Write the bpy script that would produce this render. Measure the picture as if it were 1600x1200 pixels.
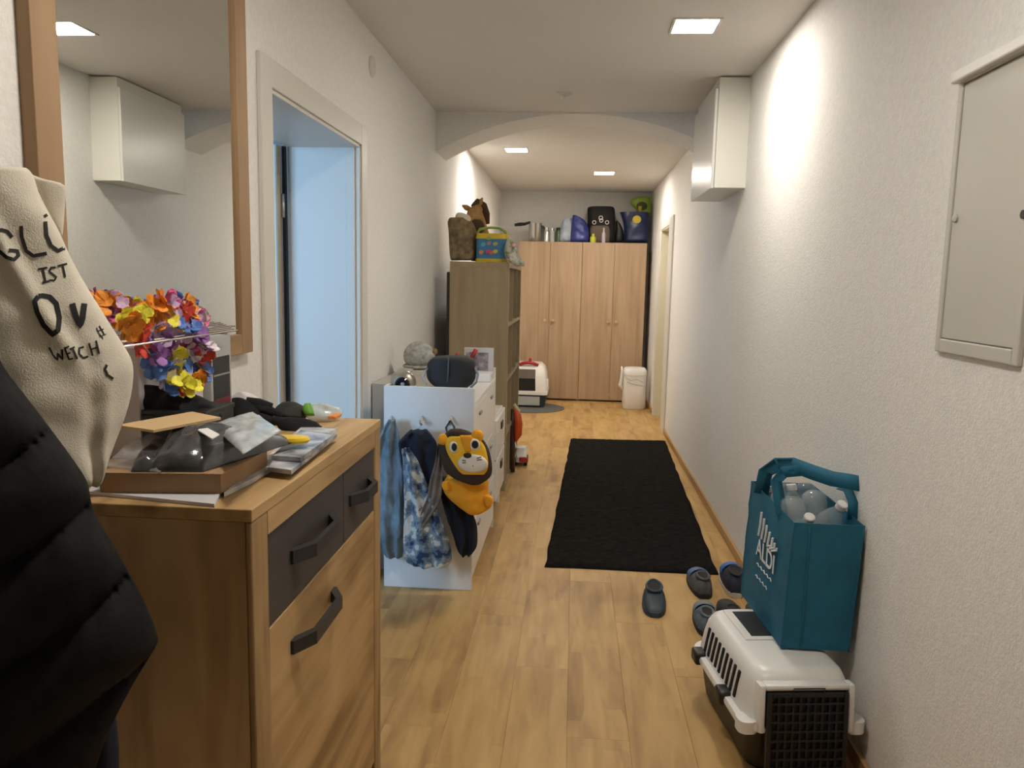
import bpy, bmesh, math, random
from mathutils import Vector, Matrix, noise
from mathutils.bvhtree import BVHTree
random.seed(7)
PI = math.pi
scene = bpy.context.scene
for o in list(bpy.data.objects): bpy.data.objects.remove(o)
COL = scene.collection

# ------------------------------------------------------------------ camera
F_PX, CAM_H = 1215.5, 1.4093
YAW, PITCH, ROLL = 0.0782, 0.1319, 0.0213
def cam_basis():
    cy, sy, cp, sp = math.cos(YAW), math.sin(YAW), math.cos(PITCH), math.sin(PITCH)
    fwd = Vector((-sy*cp, cy*cp, -sp)); right = Vector((cy, sy, 0)); up = right.cross(fwd)
    cr, sr = math.cos(ROLL), math.sin(ROLL)
    return right*cr + up*sr, up*cr - right*sr, fwd
CR, CU, CF = cam_basis()
CAM = Vector((0, 0, CAM_H))
cd = bpy.data.cameras.new('camera'); cam = bpy.data.objects.new('camera', cd); COL.objects.link(cam)
cd.sensor_width = 36; cd.lens = 36*F_PX/1600; cd.clip_start = .02; cd.clip_end = 60
M = Matrix((CR, CU, -CF)).transposed().to_4x4(); M.translation = CAM
cam.matrix_world = M
scene.camera = cam

# ------------------------------------------------------------------ world / exposure
w = bpy.data.worlds.new('world'); scene.world = w; w.use_nodes = True
w.node_tree.nodes['Background'].inputs[0].default_value = (.55, .75, 1, 1)
w.node_tree.nodes['Background'].inputs[1].default_value = 1.0
scene.view_settings.view_transform = 'Standard'; scene.view_settings.look = 'None'
scene.view_settings.exposure = 0.15; scene.view_settings.gamma = 1; scene.view_settings.use_curve_mapping = False
LAMP_POWER = 170.0
LAMP_COL = (1.0, .93, .83)
# daylight from the sky behind the side room's window
wl = bpy.data.lights.new('window_daylight', 'AREA'); wl.shape = 'RECTANGLE'; wl.size = 1.5; wl.size_y = 1.5
wl.energy = 140; wl.color = (.34, .63, 1.0)
wlo = bpy.data.objects.new('window_daylight', wl); COL.objects.link(wlo)
wlo.location = (-3.0, .42, 1.55); wlo.rotation_euler = (PI/2, 0, 0)   # faces +y (set with the window below)

# ------------------------------------------------------------------ helpers
def ray(px, py): return CF + CR*((px-800)/F_PX) - CU*((py-600)/F_PX)
def AX(px, py, x): d = ray(px, py); return CAM + d*(x/d.x)
def AY(px, py, y): d = ray(px, py); return CAM + d*(y/d.y)
def AZ(px, py, z): d = ray(px, py); return CAM + d*((z-CAM_H)/d.z)
def AP(px, py, pt, n):
    d = ray(px, py); return CAM + d*((Vector(pt)-CAM).dot(n)/d.dot(n))

MATS = {}
def mat(name, col, rough=.6, metal=0., noise_amt=0., noise_scale=30., bump=0., bump_scale=200., spec=.5, emit=None, col2=None, alpha=None, trans=0., coat=0.):
    if name in MATS: return MATS[name]
    m = bpy.data.materials.new(name); m.use_nodes = True; nt = m.node_tree; b = nt.nodes['Principled BSDF']
    b.inputs['Base Color'].default_value = (*col, 1); b.inputs['Roughness'].default_value = rough
    b.inputs['Metallic'].default_value = metal; b.inputs['Specular IOR Level'].default_value = spec
    b.inputs['Transmission Weight'].default_value = trans; b.inputs['Coat Weight'].default_value = coat
    if alpha is not None: b.inputs['Alpha'].default_value = alpha
    if emit:
        b.inputs['Emission Color'].default_value = (*emit[:3], 1); b.inputs['Emission Strength'].default_value = emit[3]
    if noise_amt or bump or col2:
        tc = nt.nodes.new('ShaderNodeTexCoord')
    if noise_amt or col2:
        n = nt.nodes.new('ShaderNodeTexNoise'); n.inputs['Scale'].default_value = noise_scale; n.inputs['Detail'].default_value = 5
        nt.links.new(tc.outputs['Object'], n.inputs['Vector'])
        r = nt.nodes.new('ShaderNodeValToRGB'); c2 = col2 or [c*(1-noise_amt) for c in col]
        r.color_ramp.elements[0].position = .35; r.color_ramp.elements[1].position = .65
        r.color_ramp.elements[0].color = (*c2, 1); r.color_ramp.elements[1].color = (*[min(1, c*(1+noise_amt*.5)) for c in col], 1)
        nt.links.new(n.outputs['Fac'], r.inputs['Fac']); nt.links.new(r.outputs['Color'], b.inputs['Base Color'])
    if bump:
        n2 = nt.nodes.new('ShaderNodeTexNoise'); n2.inputs['Scale'].default_value = bump_scale; n2.inputs['Detail'].default_value = 3
        nt.links.new(tc.outputs['Object'], n2.inputs['Vector'])
        bp = nt.nodes.new('ShaderNodeBump'); bp.inputs['Strength'].default_value = bump; bp.inputs['Distance'].default_value = .004
        nt.links.new(n2.outputs['Fac'], bp.inputs['Height']); nt.links.new(bp.outputs['Normal'], b.inputs['Normal'])
    MATS[name] = m; return m

def wood(name, dark, mid, light, axis=2, along=1.2, across=22., rough=.5, per_obj=0., knots=0., strip=0., ct=(.3, .72)):
    if name in MATS: return MATS[name]
    m = bpy.data.materials.new(name); m.use_nodes = True; nt = m.node_tree; N = nt.nodes; L = nt.links
    b = N['Principled BSDF']; b.inputs['Roughness'].default_value = rough
    tc = N.new('ShaderNodeTexCoord'); oi = N.new('ShaderNodeObjectInfo')
    off = N.new('ShaderNodeVectorMath'); off.operation = 'SCALE'; off.inputs[0].default_value = (13.1, 7.7, 29.3)
    L.new(oi.outputs['Random'], off.inputs['Scale'])
    add = N.new('ShaderNodeVectorMath'); L.new(tc.outputs['Object'], add.inputs[0]); L.new(off.outputs[0], add.inputs[1])
    mp = N.new('ShaderNodeMapping'); s = [across]*3; s[axis] = along; mp.inputs['Scale'].default_value = s
    L.new(add.outputs[0], mp.inputs['Vector'])
    n1 = N.new('ShaderNodeTexNoise'); n1.inputs['Scale'].default_value = 1; n1.inputs['Detail'].default_value = 6; n1.inputs['Distortion'].default_value = .6
    L.new(mp.outputs[0], n1.inputs['Vector'])
    mp2 = N.new('ShaderNodeMapping'); s2 = [across*.22]*3; s2[axis] = along*.7; mp2.inputs['Scale'].default_value = s2
    L.new(add.outputs[0], mp2.inputs['Vector'])
    n2 = N.new('ShaderNodeTexNoise'); n2.inputs['Scale'].default_value = 1; n2.inputs['Detail'].default_value = 3; n2.inputs['Distortion'].default_value = 1.2
    L.new(mp2.outputs[0], n2.inputs['Vector'])
    mx = N.new('ShaderNodeMix'); mx.data_type = 'FLOAT'; mx.inputs[0].default_value = .5
    L.new(n1.outputs['Fac'], mx.inputs[2]); L.new(n2.outputs['Fac'], mx.inputs[3])
    last = mx.outputs[0]
    if per_obj:
        ma = N.new('ShaderNodeMath'); ma.operation = 'MULTIPLY_ADD'; ma.inputs[1].default_value = per_obj; ma.inputs[2].default_value = -per_obj/2
        L.new(oi.outputs['Random'], ma.inputs[0]); ad = N.new('ShaderNodeMath'); L.new(last, ad.inputs[0]); L.new(ma.outputs[0], ad.inputs[1]); last = ad.outputs[0]
    if strip:
        mp3 = N.new('ShaderNodeMapping'); s3 = [15.5]*3; s3[axis] = 2.2; mp3.inputs['Scale'].default_value = s3
        L.new(add.outputs[0], mp3.inputs['Vector'])
        v = N.new('ShaderNodeTexVoronoi'); v.inputs['Scale'].default_value = 1; v.distance = 'CHEBYCHEV'; v.inputs['Randomness'].default_value = .35
        L.new(mp3.outputs[0], v.inputs['Vector'])
        sv = N.new('ShaderNodeSeparateColor'); L.new(v.outputs['Color'], sv.inputs[0])
        ma = N.new('ShaderNodeMath'); ma.operation = 'MULTIPLY_ADD'; ma.inputs[1].default_value = strip; ma.inputs[2].default_value = -strip/2
        L.new(sv.outputs[0], ma.inputs[0]); ad = N.new('ShaderNodeMath'); L.new(last, ad.inputs[0]); L.new(ma.outputs[0], ad.inputs[1]); last = ad.outputs[0]
    r = N.new('ShaderNodeValToRGB'); e = r.color_ramp.elements
    e[0].position = ct[0]; e[0].color = (*dark, 1); e[1].position = ct[1]; e[1].color = (*light, 1)
    k = e.new(.5); k.color = (*mid, 1)
    L.new(last, r.inputs['Fac']); out = r.outputs['Color']
    if knots:
        vk = N.new('ShaderNodeTexVoronoi'); vk.inputs['Scale'].default_value = knots
        mpk = N.new('ShaderNodeMapping'); s = [1.6]*3; s[axis] = .8; mpk.inputs['Scale'].default_value = s
        L.new(add.outputs[0], mpk.inputs['Vector']); L.new(mpk.outputs[0], vk.inputs['Vector'])
        mr = N.new('ShaderNodeMapRange'); mr.inputs[1].default_value = .05; mr.inputs[2].default_value = .19; mr.inputs[3].default_value = .75; mr.inputs[4].default_value = 0
        L.new(vk.outputs['Distance'], mr.inputs[0])
        mc = N.new('ShaderNodeMix'); mc.data_type = 'RGBA'; L.new(mr.outputs[0], mc.inputs[0]); L.new(out, mc.inputs[6])
        mc.inputs[7].default_value = (*[c*.45 for c in dark], 1); out = mc.outputs[2]
    L.new(out, b.inputs['Base Color'])
    bp = N.new('ShaderNodeBump'); bp.inputs['Strength'].default_value = .12; bp.inputs['Distance'].default_value = .002
    L.new(n1.outputs['Fac'], bp.inputs['Height']); L.new(bp.outputs['Normal'], b.inputs['Normal'])
    MATS[name] = m; return m

ORG = {}
def obj(name, bm, m, parent=None, origin=None, smooth=False, sharp=None, kind=None):
    """link bm (world coordinates) as one mesh object; parts share their thing's origin"""
    if parent is not None: org = ORG[parent.name]
    elif origin is not None: org = Vector(origin)
    else:
        xs = [v.co for v in bm.verts]
        org = Vector(((min(v.x for v in xs)+max(v.x for v in xs))/2, (min(v.y for v in xs)+max(v.y for v in xs))/2, min(v.z for v in xs)))
    bmesh.ops.translate(bm, vec=-org, verts=bm.verts)
    bmesh.ops.recalc_face_normals(bm, faces=bm.faces)
    me = bpy.data.meshes.new(name); bm.to_mesh(me); bm.free()
    if smooth:
        for p in me.polygons: p.use_smooth = True
        if sharp: me.set_sharp_from_angle(angle=math.radians(sharp))
    mm = m if isinstance(m, (list, tuple)) else [m]
    for q in mm: me.materials.append(q)
    o = bpy.data.objects.new(name, me); COL.objects.link(o)
    ORG[o.name] = org
    if parent is not None: o.parent = parent
    else: o.location = org
    if kind: o['kind'] = kind
    return o
def tag(o, label, cat, group=None):
    o['label'] = label; o['category'] = cat
    if group: o['group'] = group
    return o
def thing(name, label, cat, loc, group=None):
    o = bpy.data.objects.new(name, None); COL.objects.link(o); o.location = loc; o.empty_display_size = .05
    ORG[o.name] = Vector(loc); return tag(o, label, cat, group)
def struct(name, loc=(0, 0, 0)):
    o = bpy.data.objects.new(name, None); COL.objects.link(o); o.location = loc; o['kind'] = 'structure'; ORG[o.name] = Vector(loc); return o

def B(): return bmesh.new()
def box(bm, x0, x1, y0, y1, z0, z1, bev=0., seg=2, xf=None):
    vs = [bm.verts.new((x, y, z)) for x in (x0, x1) for y in (y0, y1) for z in (z0, z1)]
    fs = [bm.faces.new([vs[i] for i in q]) for q in ((0, 1, 3, 2), (4, 6, 7, 5), (0, 4, 5, 1), (2, 3, 7, 6), (0, 2, 6, 4), (1, 5, 7, 3))]
    bmesh.ops.recalc_face_normals(bm, faces=fs)
    if bev > 0:
        es = list({e for f in fs for e in f.edges})
        r = bmesh.ops.bevel(bm, geom=es, offset=bev, segments=seg, profile=.5, affect='EDGES', clamp_overlap=True)
        vs = list({v for f in r['faces'] for v in f.verts} | {v for v in vs if v.is_valid})
    if xf is not None: bmesh.ops.transform(bm, matrix=xf, verts=[v for v in vs if v.is_valid])
    return bm
def bx(*a, **k): return box(B(), *a, **k)
def tube(bm, pts, r, n=8, closed=False, caps=True):
    pts = [Vector(p) for p in pts]; rings = []; N = len(pts)
    rr = r if isinstance(r, (list, tuple)) else [r]*N
    prev = None
    for i, p in enumerate(pts):
        a = pts[i-1] if (i or closed) else p; c = pts[(i+1) % N] if (i < N-1 or closed) else p
        t = (c-a).normalized()
        if prev is None:
            ref = Vector((0, 0, 1)) if abs(t.z) < .9 else Vector((1, 0, 0)); u = t.cross(ref).normalized()
        else: u = (prev - t*prev.dot(t)).normalized()
        prev = u; v = t.cross(u)
        rings.append([bm.verts.new(p + (u*math.cos(2*PI*k/n) + v*math.sin(2*PI*k/n))*rr[i]) for k in range(n)])
    for i in range(N if closed else N-1):
        A, C = rings[i], rings[(i+1) % N]
        for k in range(n): bm.faces.new((A[k], A[(k+1) % n], C[(k+1) % n], C[k]))
    if caps and not closed:
        bm.faces.new(rings[0][::-1]); bm.faces.new(rings[-1])
    return bm
def loft(bm, rings, cap0=True, cap1=True, closed=True):
    R = [[bm.verts.new(p) for p in ring] for ring in rings]; n = len(R[0])
    for A, C in zip(R, R[1:]):
        for k in range(n if closed else n-1): bm.faces.new((A[k], A[(k+1) % n], C[(k+1) % n], C[k]))
    if cap0: bm.faces.new(R[0][::-1])
    if cap1: bm.faces.new(R[-1])
    return bm
def lathe(bm, prof, c, n=20, axis='z'):
    rings = []
    for r, h in prof:
        ring = []
        for k in range(n):
            a = 2*PI*k/n; u, v = r*math.cos(a), r*math.sin(a)
            ring.append(Vector(c) + (Vector((u, v, h)) if axis == 'z' else Vector((u, h, v)) if axis == 'y' else Vector((h, u, v))))
        rings.append(ring)
    return loft(bm, rings)
def rrect(w, l, r, n=5, cx=0, cy=0, z=0):
    """rounded rectangle ring, half sizes w, l"""
    r = min(r, w-1e-4, l-1e-4); pts = []
    for sx, sy, a0 in ((1, 1, 0), (-1, 1, PI/2), (-1, -1, PI), (1, -1, 1.5*PI)):
        for k in range(n+1):
            a = a0 + PI/2*k/n
            pts.append(Vector((cx + sx*(w-r) + r*math.cos(a), cy + sy*(l-r) + r*math.sin(a), z)))
    return pts
def ball(bm, c, r, n=14, m=9, xf=None):
    r = r if isinstance(r, (list, tuple)) else (r, r, r); rings = []
    for i in range(1, m):
        t = PI*i/m
        ring = [Vector((r[0]*math.sin(t)*math.cos(2*PI*k/n), r[1]*math.sin(t)*math.sin(2*PI*k/n), -r[2]*math.cos(t))) for k in range(n)]
        if xf is not None: ring = [xf @ p for p in ring]
        rings.append([p+Vector(c) for p in ring])
    return loft(bm, rings)
def nz(p, s=1.): return noise.noise(Vector(p)*s)
def lerp_rows(rows, t):
    x = t*(len(rows)-1); i = min(int(x), len(rows)-2); f = x-i
    p0 = rows[max(i-1, 0)]; p1 = rows[i]; p2 = rows[i+1]; p3 = rows[min(i+2, len(rows)-1)]
    out = []
    for a, b, c, d in zip(p0, p1, p2, p3):
        lo, hi = min(b, c), max(b, c); v = .5*((2*b)+(-a+c)*f+(2*a-5*b+4*c-d)*f*f+(-a+3*b-3*c+d)*f**3)
        out.append(v)
    return out
def puff(bm, rows, pt, n, T, nrow=26, ncol=18, bump=None, back=1., p=2.2, endr=.12, tilt=None, Tv=None):
    """stuffed / hanging soft body: outline rows (py, pxL, pxR) traced on the plane through pt with normal n, given real thickness T"""
    n = Vector(n).normalized(); F, K = [], []
    for i in range(nrow+1):
        t = i/nrow; py, pl, pr = lerp_rows(rows, t)
        L, R = AP(pl, py, pt, n), AP(pr, py, pt, n)
        e = min(1, t/endr, (1-t)/endr) if endr else 1; e = math.sqrt(max(0, 1-(1-e)**2))
        fr, kr = [], []
        for j in range(ncol+1):
            s = -1+2*j/ncol; s = math.sin(s*PI/2)
            wv = max(0, 1-abs(s)**p)**.5 * T*e
            if Tv: wv *= Tv(s, t)
            q = L.lerp(R, (s+1)/2)
            b = (bump(s, t, q) if bump else 0)*min(1, wv/(T*.3+1e-6))
            if tilt: q = q + n*tilt(s, t)
            fr.append(q + n*(wv+b)); kr.append(q - n*(wv*back))
        F.append(fr); K.append(kr)
    rings = [f + k[::-1] for f, k in zip(F, K)]
    loft(bm, rings); bmesh.ops.remove_doubles(bm, verts=bm.verts, dist=1e-5)
    return bm
def pufft(*a, **k): return puff(B(), *a, **k)
def ring_wire(bm, c, R, r, n=24, xf=None):
    pts = [Vector((R*math.cos(2*PI*k/n), 0, R*math.sin(2*PI*k/n))) for k in range(n)]
    if xf is not None: pts = [xf @ p for p in pts]
    return tube(bm, [Vector(c)+p for p in pts], r, 6, closed=True)
def text_bm(txt, size, xf, ext=.0006):
    cu = bpy.data.curves.new('lettering', 'FONT'); cu.body = txt; cu.size = size; cu.extrude = ext; cu.align_x = 'CENTER'; cu.offset = size*.012
    o = bpy.data.objects.new('tmp_lettering', cu); COL.objects.link(o)
    bpy.context.view_layer.update()
    me = bpy.data.meshes.new_from_object(o.evaluated_get(bpy.context.evaluated_depsgraph_get()))
    bm = B(); bm.from_mesh(me); bpy.data.objects.remove(o); bpy.data.meshes.remove(me); bpy.data.curves.remove(cu)
    bmesh.ops.transform(bm, matrix=xf, verts=bm.verts); return bm
def frame_xf(o, u, v):
    u = Vector(u).normalized(); v = Vector(v); v = (v-u*v.dot(u)).normalized(); nn = u.cross(v)
    m = Matrix((u, v, nn)).transposed().to_4x4(); m.translation = Vector(o); return m
def stroke(bm, tree, pix, wpx, off=.0012):
    """a printed stroke laid on the cloth surface"""
    pts = []
    for a, b in zip(pix, pix[1:]):
        k = max(2, int(math.hypot(b[0]-a[0], b[1]-a[1])/2.5))
        pts += [(a[0]+(b[0]-a[0])*i/k, a[1]+(b[1]-a[1])*i/k) for i in range(k)]
    pts.append(pix[-1]); prev = None
    for i, p in enumerate(pts):
        a = pts[max(i-1, 0)]; c = pts[min(i+1, len(pts)-1)]; dx, dy = c[0]-a[0], c[1]-a[1]; l = math.hypot(dx, dy) or 1
        nx, ny = -dy/l*wpx/2, dx/l*wpx/2; row = []
        for sg in (-1, 1):
            h = tree.ray_cast(CAM, ray(p[0]+nx*sg, p[1]+ny*sg).normalized())
            row.append(None if h[0] is None else h[0] - ray(*p).normalized()*off)
        if None in row: prev = None; continue
        cur = [bm.verts.new(q) for q in row]
        if prev: bm.faces.new((prev[0], prev[1], cur[1], cur[0]))
        prev = cur

# ------------------------------------------------------------------ materials
plaster = mat('rough_plaster', (.86, .845, .81), .9, noise_amt=.04, noise_scale=60, bump=.55, bump_scale=150, spec=.2)
plaster_c = mat('ceiling_plaster', (.78, .75, .71), .92, bump=.12, bump_scale=180, spec=.15)
plaster_room = mat('side_room_plaster', (.42, .43, .44), .9, spec=.2)  # darkened so the unseen room bounces less daylight to the doorway
lacq = mat('white_lacquer', (.70, .68, .62), .42)
white_p = mat('white_plastic', (.82, .81, .78), .3)
white_c = mat('white_melamine', (.80, .78, .74), .38)
white_cab = mat('cream_lacquer', (.76, .75, .67), .35)
oak = wood('artisan_oak_horizontal', (.26, .15, .055), (.50, .32, .14), (.63, .44, .215), axis=1, along=1.6, across=16, knots=2.6, ct=(.36, .64))
oak_v = wood('artisan_oak_vertical_shaded', (.19, .112, .045), (.40, .255, .115), (.54, .365, .18), axis=2, along=1.6, across=16, knots=2.4, ct=(.36, .64))  # darker copy of the horizontal oak, shade of the chest side in its colour
wardrobe_oak = wood('pale_oak', (.36, .235, .135), (.46, .315, .19), (.54, .385, .245), axis=2, along=1.1, across=26)
shelf_oak = wood('grey_oak', (.26, .20, .118), (.345, .27, .16), (.41, .33, .205), axis=2, along=1., across=22)
floor_m = wood('laminate_oak', (.31, .17, .052), (.50, .305, .105), (.63, .41, .155), axis=1, along=2.4, across=18, rough=.5, per_obj=.09, strip=.11)
base_m = wood('oak_baseboard', (.28, .15, .055), (.44, .26, .10), (.54, .34, .15), axis=1, along=1.2, across=30)
frame_m = wood('mirror_frame_oak', (.20, .11, .048), (.33, .20, .098), (.41, .26, .135), axis=2, along=1.5, across=18, knots=1.6)
anthra = mat('anthracite_front', (.055, .048, .044), .55, noise_amt=.12, noise_scale=8)
handle_m = mat('dark_metal_handle', (.022, .022, .024), .45)
black_pl = mat('black_plastic', (.012, .012, .013), .4)
shade_in = mat('inside_shade', (.01, .009, .008), .8)  # near-black stands in for the shade inside openings and slots
steel = mat('steel', (.62, .61, .60), .25, metal=1.)
chrome = mat('chrome_wire', (.78, .77, .75), .18, metal=1.)
gloss_red = mat('red_plastic', (.42, .02, .03), .35)

# ------------------------------------------------------------------ setting
XL, XR, Y0, Y1, H = -.95, .885, -2.0, 9.74, 2.5
WT = .30                                     # thickness of the left wall
DL0, DL1, DH = 2.388, 3.387, 1.975           # left doorway
DR0, DR1 = 7.62, 8.36                        # right doorway
PW, PL = .1935, 1.285
fl = obj('floor', bx(XL-.02, XR+.02, Y0, Y1, -.06, -.011), mat('floor_underlay', (.12, .07, .03), .9), origin=(0, 0, 0), kind='structure')
plank_cache = {}
def plank(x0, x1, y0, y1):
    key = (round(x1-x0, 3), round(y1-y0, 3))
    if key not in plank_cache:
        w2, l2 = (x1-x0)/2-.0002, (y1-y0)/2-.0002; c = .0006
        bm = B(); loft(bm, [[(-w2, -l2, -.01), (w2, -l2, -.01), (w2, l2, -.01), (-w2, l2, -.01)], [(-w2, -l2, -c), (w2, -l2, -c), (w2, l2, -c), (-w2, l2, -c)],
                            [(-w2+c, -l2+c, 0), (w2-c, -l2+c, 0), (w2-c, l2-c, 0), (-w2+c, l2-c, 0)]])
        bmesh.ops.recalc_face_normals(bm, faces=bm.faces)
        me = bpy.data.meshes.new('plank'); bm.to_mesh(me); bm.free(); me.materials.append(floor_m); plank_cache[key] = me
    o = bpy.data.objects.new('plank', plank_cache[key]); COL.objects.link(o); o.parent = fl; o.location = ((x0+x1)/2, (y0+y1)/2, random.uniform(-.0003, 0))
x = XL
ci = 0
while x < XR-.01:
    x1 = min(x+PW, XR); y = Y0 - (ci*.43 % 1.285)
    while y < Y1:
        a, b = max(y, Y0), min(y+PL, Y1)
        if b-a > .05: plank(x, x1, a, b)
        y += PL
    x = x1; ci += 1

bm = B(); box(bm, XR, XR+.22, Y0, DR0, 0, H); box(bm, XR, XR+.22, DR1, Y1, 0, H); box(bm, XR, XR+.22, DR0, DR1, DH-.01, H)
obj('wall_right', bm, plaster, kind='structure')
bm = B(); box(bm, XL-WT, XL, Y0, DL0, 0, H); box(bm, XL-WT, XL, DL1, Y1, 0, H); box(bm, XL-WT, XL, DL0, DL1, DH, H)
obj('wall_left', bm, plaster, kind='structure')
obj('wall_far', bx(XL-WT, XR+.22, Y1, Y1+.15, 0, H), plaster, kind='structure')
obj('wall_back', bx(XL-WT, XR+.22, Y0-.15, Y0, 0, H), plaster, kind='structure')
obj('ceiling', bx(XL-WT, XR+.22, Y0-.15, Y1+.15, H, H+.12), plaster_c, kind='structure')
# shallow arch carried between the walls
bm = B(); n = 40; fr, bk = [], []
cx, Rr = -.01, 1.92
for k in range(n+1):
    xx = XL + (XR-XL)*k/n; zz = 2.492-Rr + math.sqrt(Rr*Rr-(xx-cx)**2); fr.append((xx, 5.25, zz)); bk.append((xx, 5.65, zz))
vf = [bm.verts.new(p) for p in fr]; vb = [bm.verts.new(p) for p in bk]
tf = [bm.verts.new((p[0], 5.25, H)) for p in fr]; tb = [bm.verts.new((p[0], 5.65, H)) for p in bk]
for k in range(n):
    bm.faces.new((vf[k], vf[k+1], vb[k+1], vb[k])); bm.faces.new((tf[k], tf[k+1], vf[k+1], vf[k])); bm.faces.new((tb[k], vb[k], vb[k+1], tb[k+1])); bm.faces.new((tf[k], tb[k], tb[k+1], tf[k+1]))
obj('wall_arch', bm, plaster, kind='structure')
# baseboards
def baseboard(name, runs, side):
    bm = B()
    for a, b in runs:
        if side == 'r': box(bm, XR-.016, XR, a, b, 0, .052, .004)
        else: box(bm, XL, XL+.016, a, b, 0, .052, .004)
    obj(name, bm, base_m, kind='structure')
baseboard('baseboard_right', [(Y0, 7.34), (8.46, Y1)], 'r')
baseboard('baseboard_left', [(Y0, 2.30), (3.47, Y1)], 'l')

# left doorway: casing, deep lining, leaf standing open into the side room
d1 = struct('door_1', (XL, (DL0+DL1)/2, 0))
c = .085
obj('casing', bx(XL, XL+.016, DL0-c, DL0, 0, DH+c, .003), lacq, d1)
obj('casing', bx(XL, XL+.016, DL1, DL1+c, 0, DH+c, .003), lacq, d1)
obj('casing', bx(XL, XL+.016, DL0, DL1, DH, DH+c, .003), lacq, d1)
obj('jamb', bx(XL-WT-.01, XL+.008, DL0-.001, DL0+.014, 0, DH, .002), lacq, d1)
obj('jamb', bx(XL-WT-.01, XL+.008, DL1-.014, DL1+.001, 0, DH, .002), lacq, d1)
obj('door_stop', bx(XL-.05, XL-.012, DL1-.026, DL1-.014, 0, DH-.014, .003), lacq, d1)
obj('head_lining', bx(XL-WT-.01, XL+.008, DL0, DL1, DH-.014, DH, .002), lacq, d1)
obj('sill', bx(XL-WT-.01, XL, DL0, DL1, -.02, .001), floor_m, d1)
leaf = obj('door_leaf', bx(-2.16, -1.285, 3.30, 3.345, .01, 1.96, .003), lacq, d1)
obj('hinge', tube(B(), [(-1.272, 3.345, 1.66), (-1.272, 3.345, 1.76)], .008, 8), steel, leaf, smooth=True)
obj('hinge', tube(B(), [(-1.272, 3.345, .26), (-1.272, 3.345, .36)], .008, 8), steel, leaf, smooth=True)
obj('warm_tint_strip', bx(-1.2849, -1.278, 3.296, 3.349, .01, 1.96, .001), mat('lamp_warm_tint', (.46, .36, .24), .6), leaf)  # added strip, coloured warm to offset the blue daylight on the leaf edge
obj('gap_shade', bx(-1.276, -1.2625, 3.348, 3.372, 0, DH-.014), black_pl, d1)  # black strip stands in for the dark gap between jamb and leaf
# side room with its daylight window (window in the wall nearer the camera, y = .55)
RX0, RX1, RY0, RY1 = -4.2, XL-WT, .55, 5.0
WX0, WX1, WZ0, WZ1 = -3.75, -2.25, .8, 2.3
obj('floor_side_room', bx(RX0, RX1, RY0, RY1, -.06, 0), mat('dimmed_room_floor', (.10, .095, .09), .95, bump=.4), kind='structure')  # unseen floor, made dark to cut the daylight bounce
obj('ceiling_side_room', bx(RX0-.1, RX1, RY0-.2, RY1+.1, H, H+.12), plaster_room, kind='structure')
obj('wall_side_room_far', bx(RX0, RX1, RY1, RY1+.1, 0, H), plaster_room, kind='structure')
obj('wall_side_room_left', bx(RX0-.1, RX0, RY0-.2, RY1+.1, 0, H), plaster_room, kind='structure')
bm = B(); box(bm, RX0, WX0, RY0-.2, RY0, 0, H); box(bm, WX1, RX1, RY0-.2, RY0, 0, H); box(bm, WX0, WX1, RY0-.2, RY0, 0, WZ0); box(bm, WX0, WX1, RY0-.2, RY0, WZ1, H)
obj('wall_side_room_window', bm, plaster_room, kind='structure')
w1 = struct('window_1', ((WX0+WX1)/2, RY0-.1, WZ0))
bm = B()
for a in ((WX0, WX0+.06, WZ0, WZ1), (WX1-.06, WX1, WZ0, WZ1), (WX0+.06, WX1-.06, WZ0, WZ0+.06), (WX0+.06, WX1-.06, WZ1-.06, WZ1), (-3.03, -2.97, WZ0+.06, WZ1-.06)):
    box(bm, a[0], a[1], RY0-.12, RY0-.06, a[2], a[3])
obj('window_frame', bm, lacq, w1)
gm = bpy.data.materials.new('window_glass'); gm.use_nodes = True; nt = gm.node_tree
for q in list(nt.nodes):
    if q.type == 'BSDF_PRINCIPLED': nt.nodes.remove(q)
tr = nt.nodes.new('ShaderNodeBsdfTransparent'); gl = nt.nodes.new('ShaderNodeBsdfGlossy'); gl.inputs['Roughness'].default_value = .02
mxs = nt.nodes.new('ShaderNodeMixShader'); mxs.inputs[0].default_value = .06
nt.links.new(tr.outputs[0], mxs.inputs[1]); nt.links.new(gl.outputs[0], mxs.inputs[2]); nt.links.new(mxs.outputs[0], nt.nodes['Material Output'].inputs[0])
for a, b in ((WX0+.06, -3.03), (-2.97, WX1-.06)): obj('pane', bx(a, b, RY0-.094, RY0-.088, WZ0+.06, WZ1-.06), gm, w1)
obj('window_sill', bx(WX0-.05, WX1+.05, RY0-.06, RY0+.12, WZ0-.03, WZ0), lacq, w1)
wlo.location = ((WX0+WX1)/2, RY0-.30, (WZ0+WZ1)/2)

# right doorway
d2 = struct('door_2', (XR, (DR0+DR1)/2, 0))
cream = mat('cream_door_paint', (.70, .655, .52), .45)
h2 = DH-.01
obj('casing', bx(XR-.016, XR, DR0-.28, DR0, 0, h2+.075, .003), lacq, d2)
obj('casing', bx(XR-.016, XR, DR1, DR1+.09, 0, h2+.075, .003), lacq, d2)
obj('casing', bx(XR-.016, XR, DR0, DR1, h2, h2+.075, .003), lacq, d2)
obj('sill', bx(XR, XR+.2, DR0, DR1, -.03, .001), floor_m, d2)
obj('jamb', bx(XR-.008, XR+.2, DR1-.014, DR1, 0, h2, .002), cream, d2)
obj('jamb', bx(XR-.008, XR+.2, DR0, DR0+.014, 0, h2, .002), cream, d2)
obj('head_lining', bx(XR-.008, XR+.2, DR0+.014, DR1-.014, h2-.014, h2, .002), cream, d2)
lf = obj('door_leaf', bx(XR+.16, XR+.2, DR0+.013, DR1-.013, 0, h2-.013, .001), cream, d2)
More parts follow.
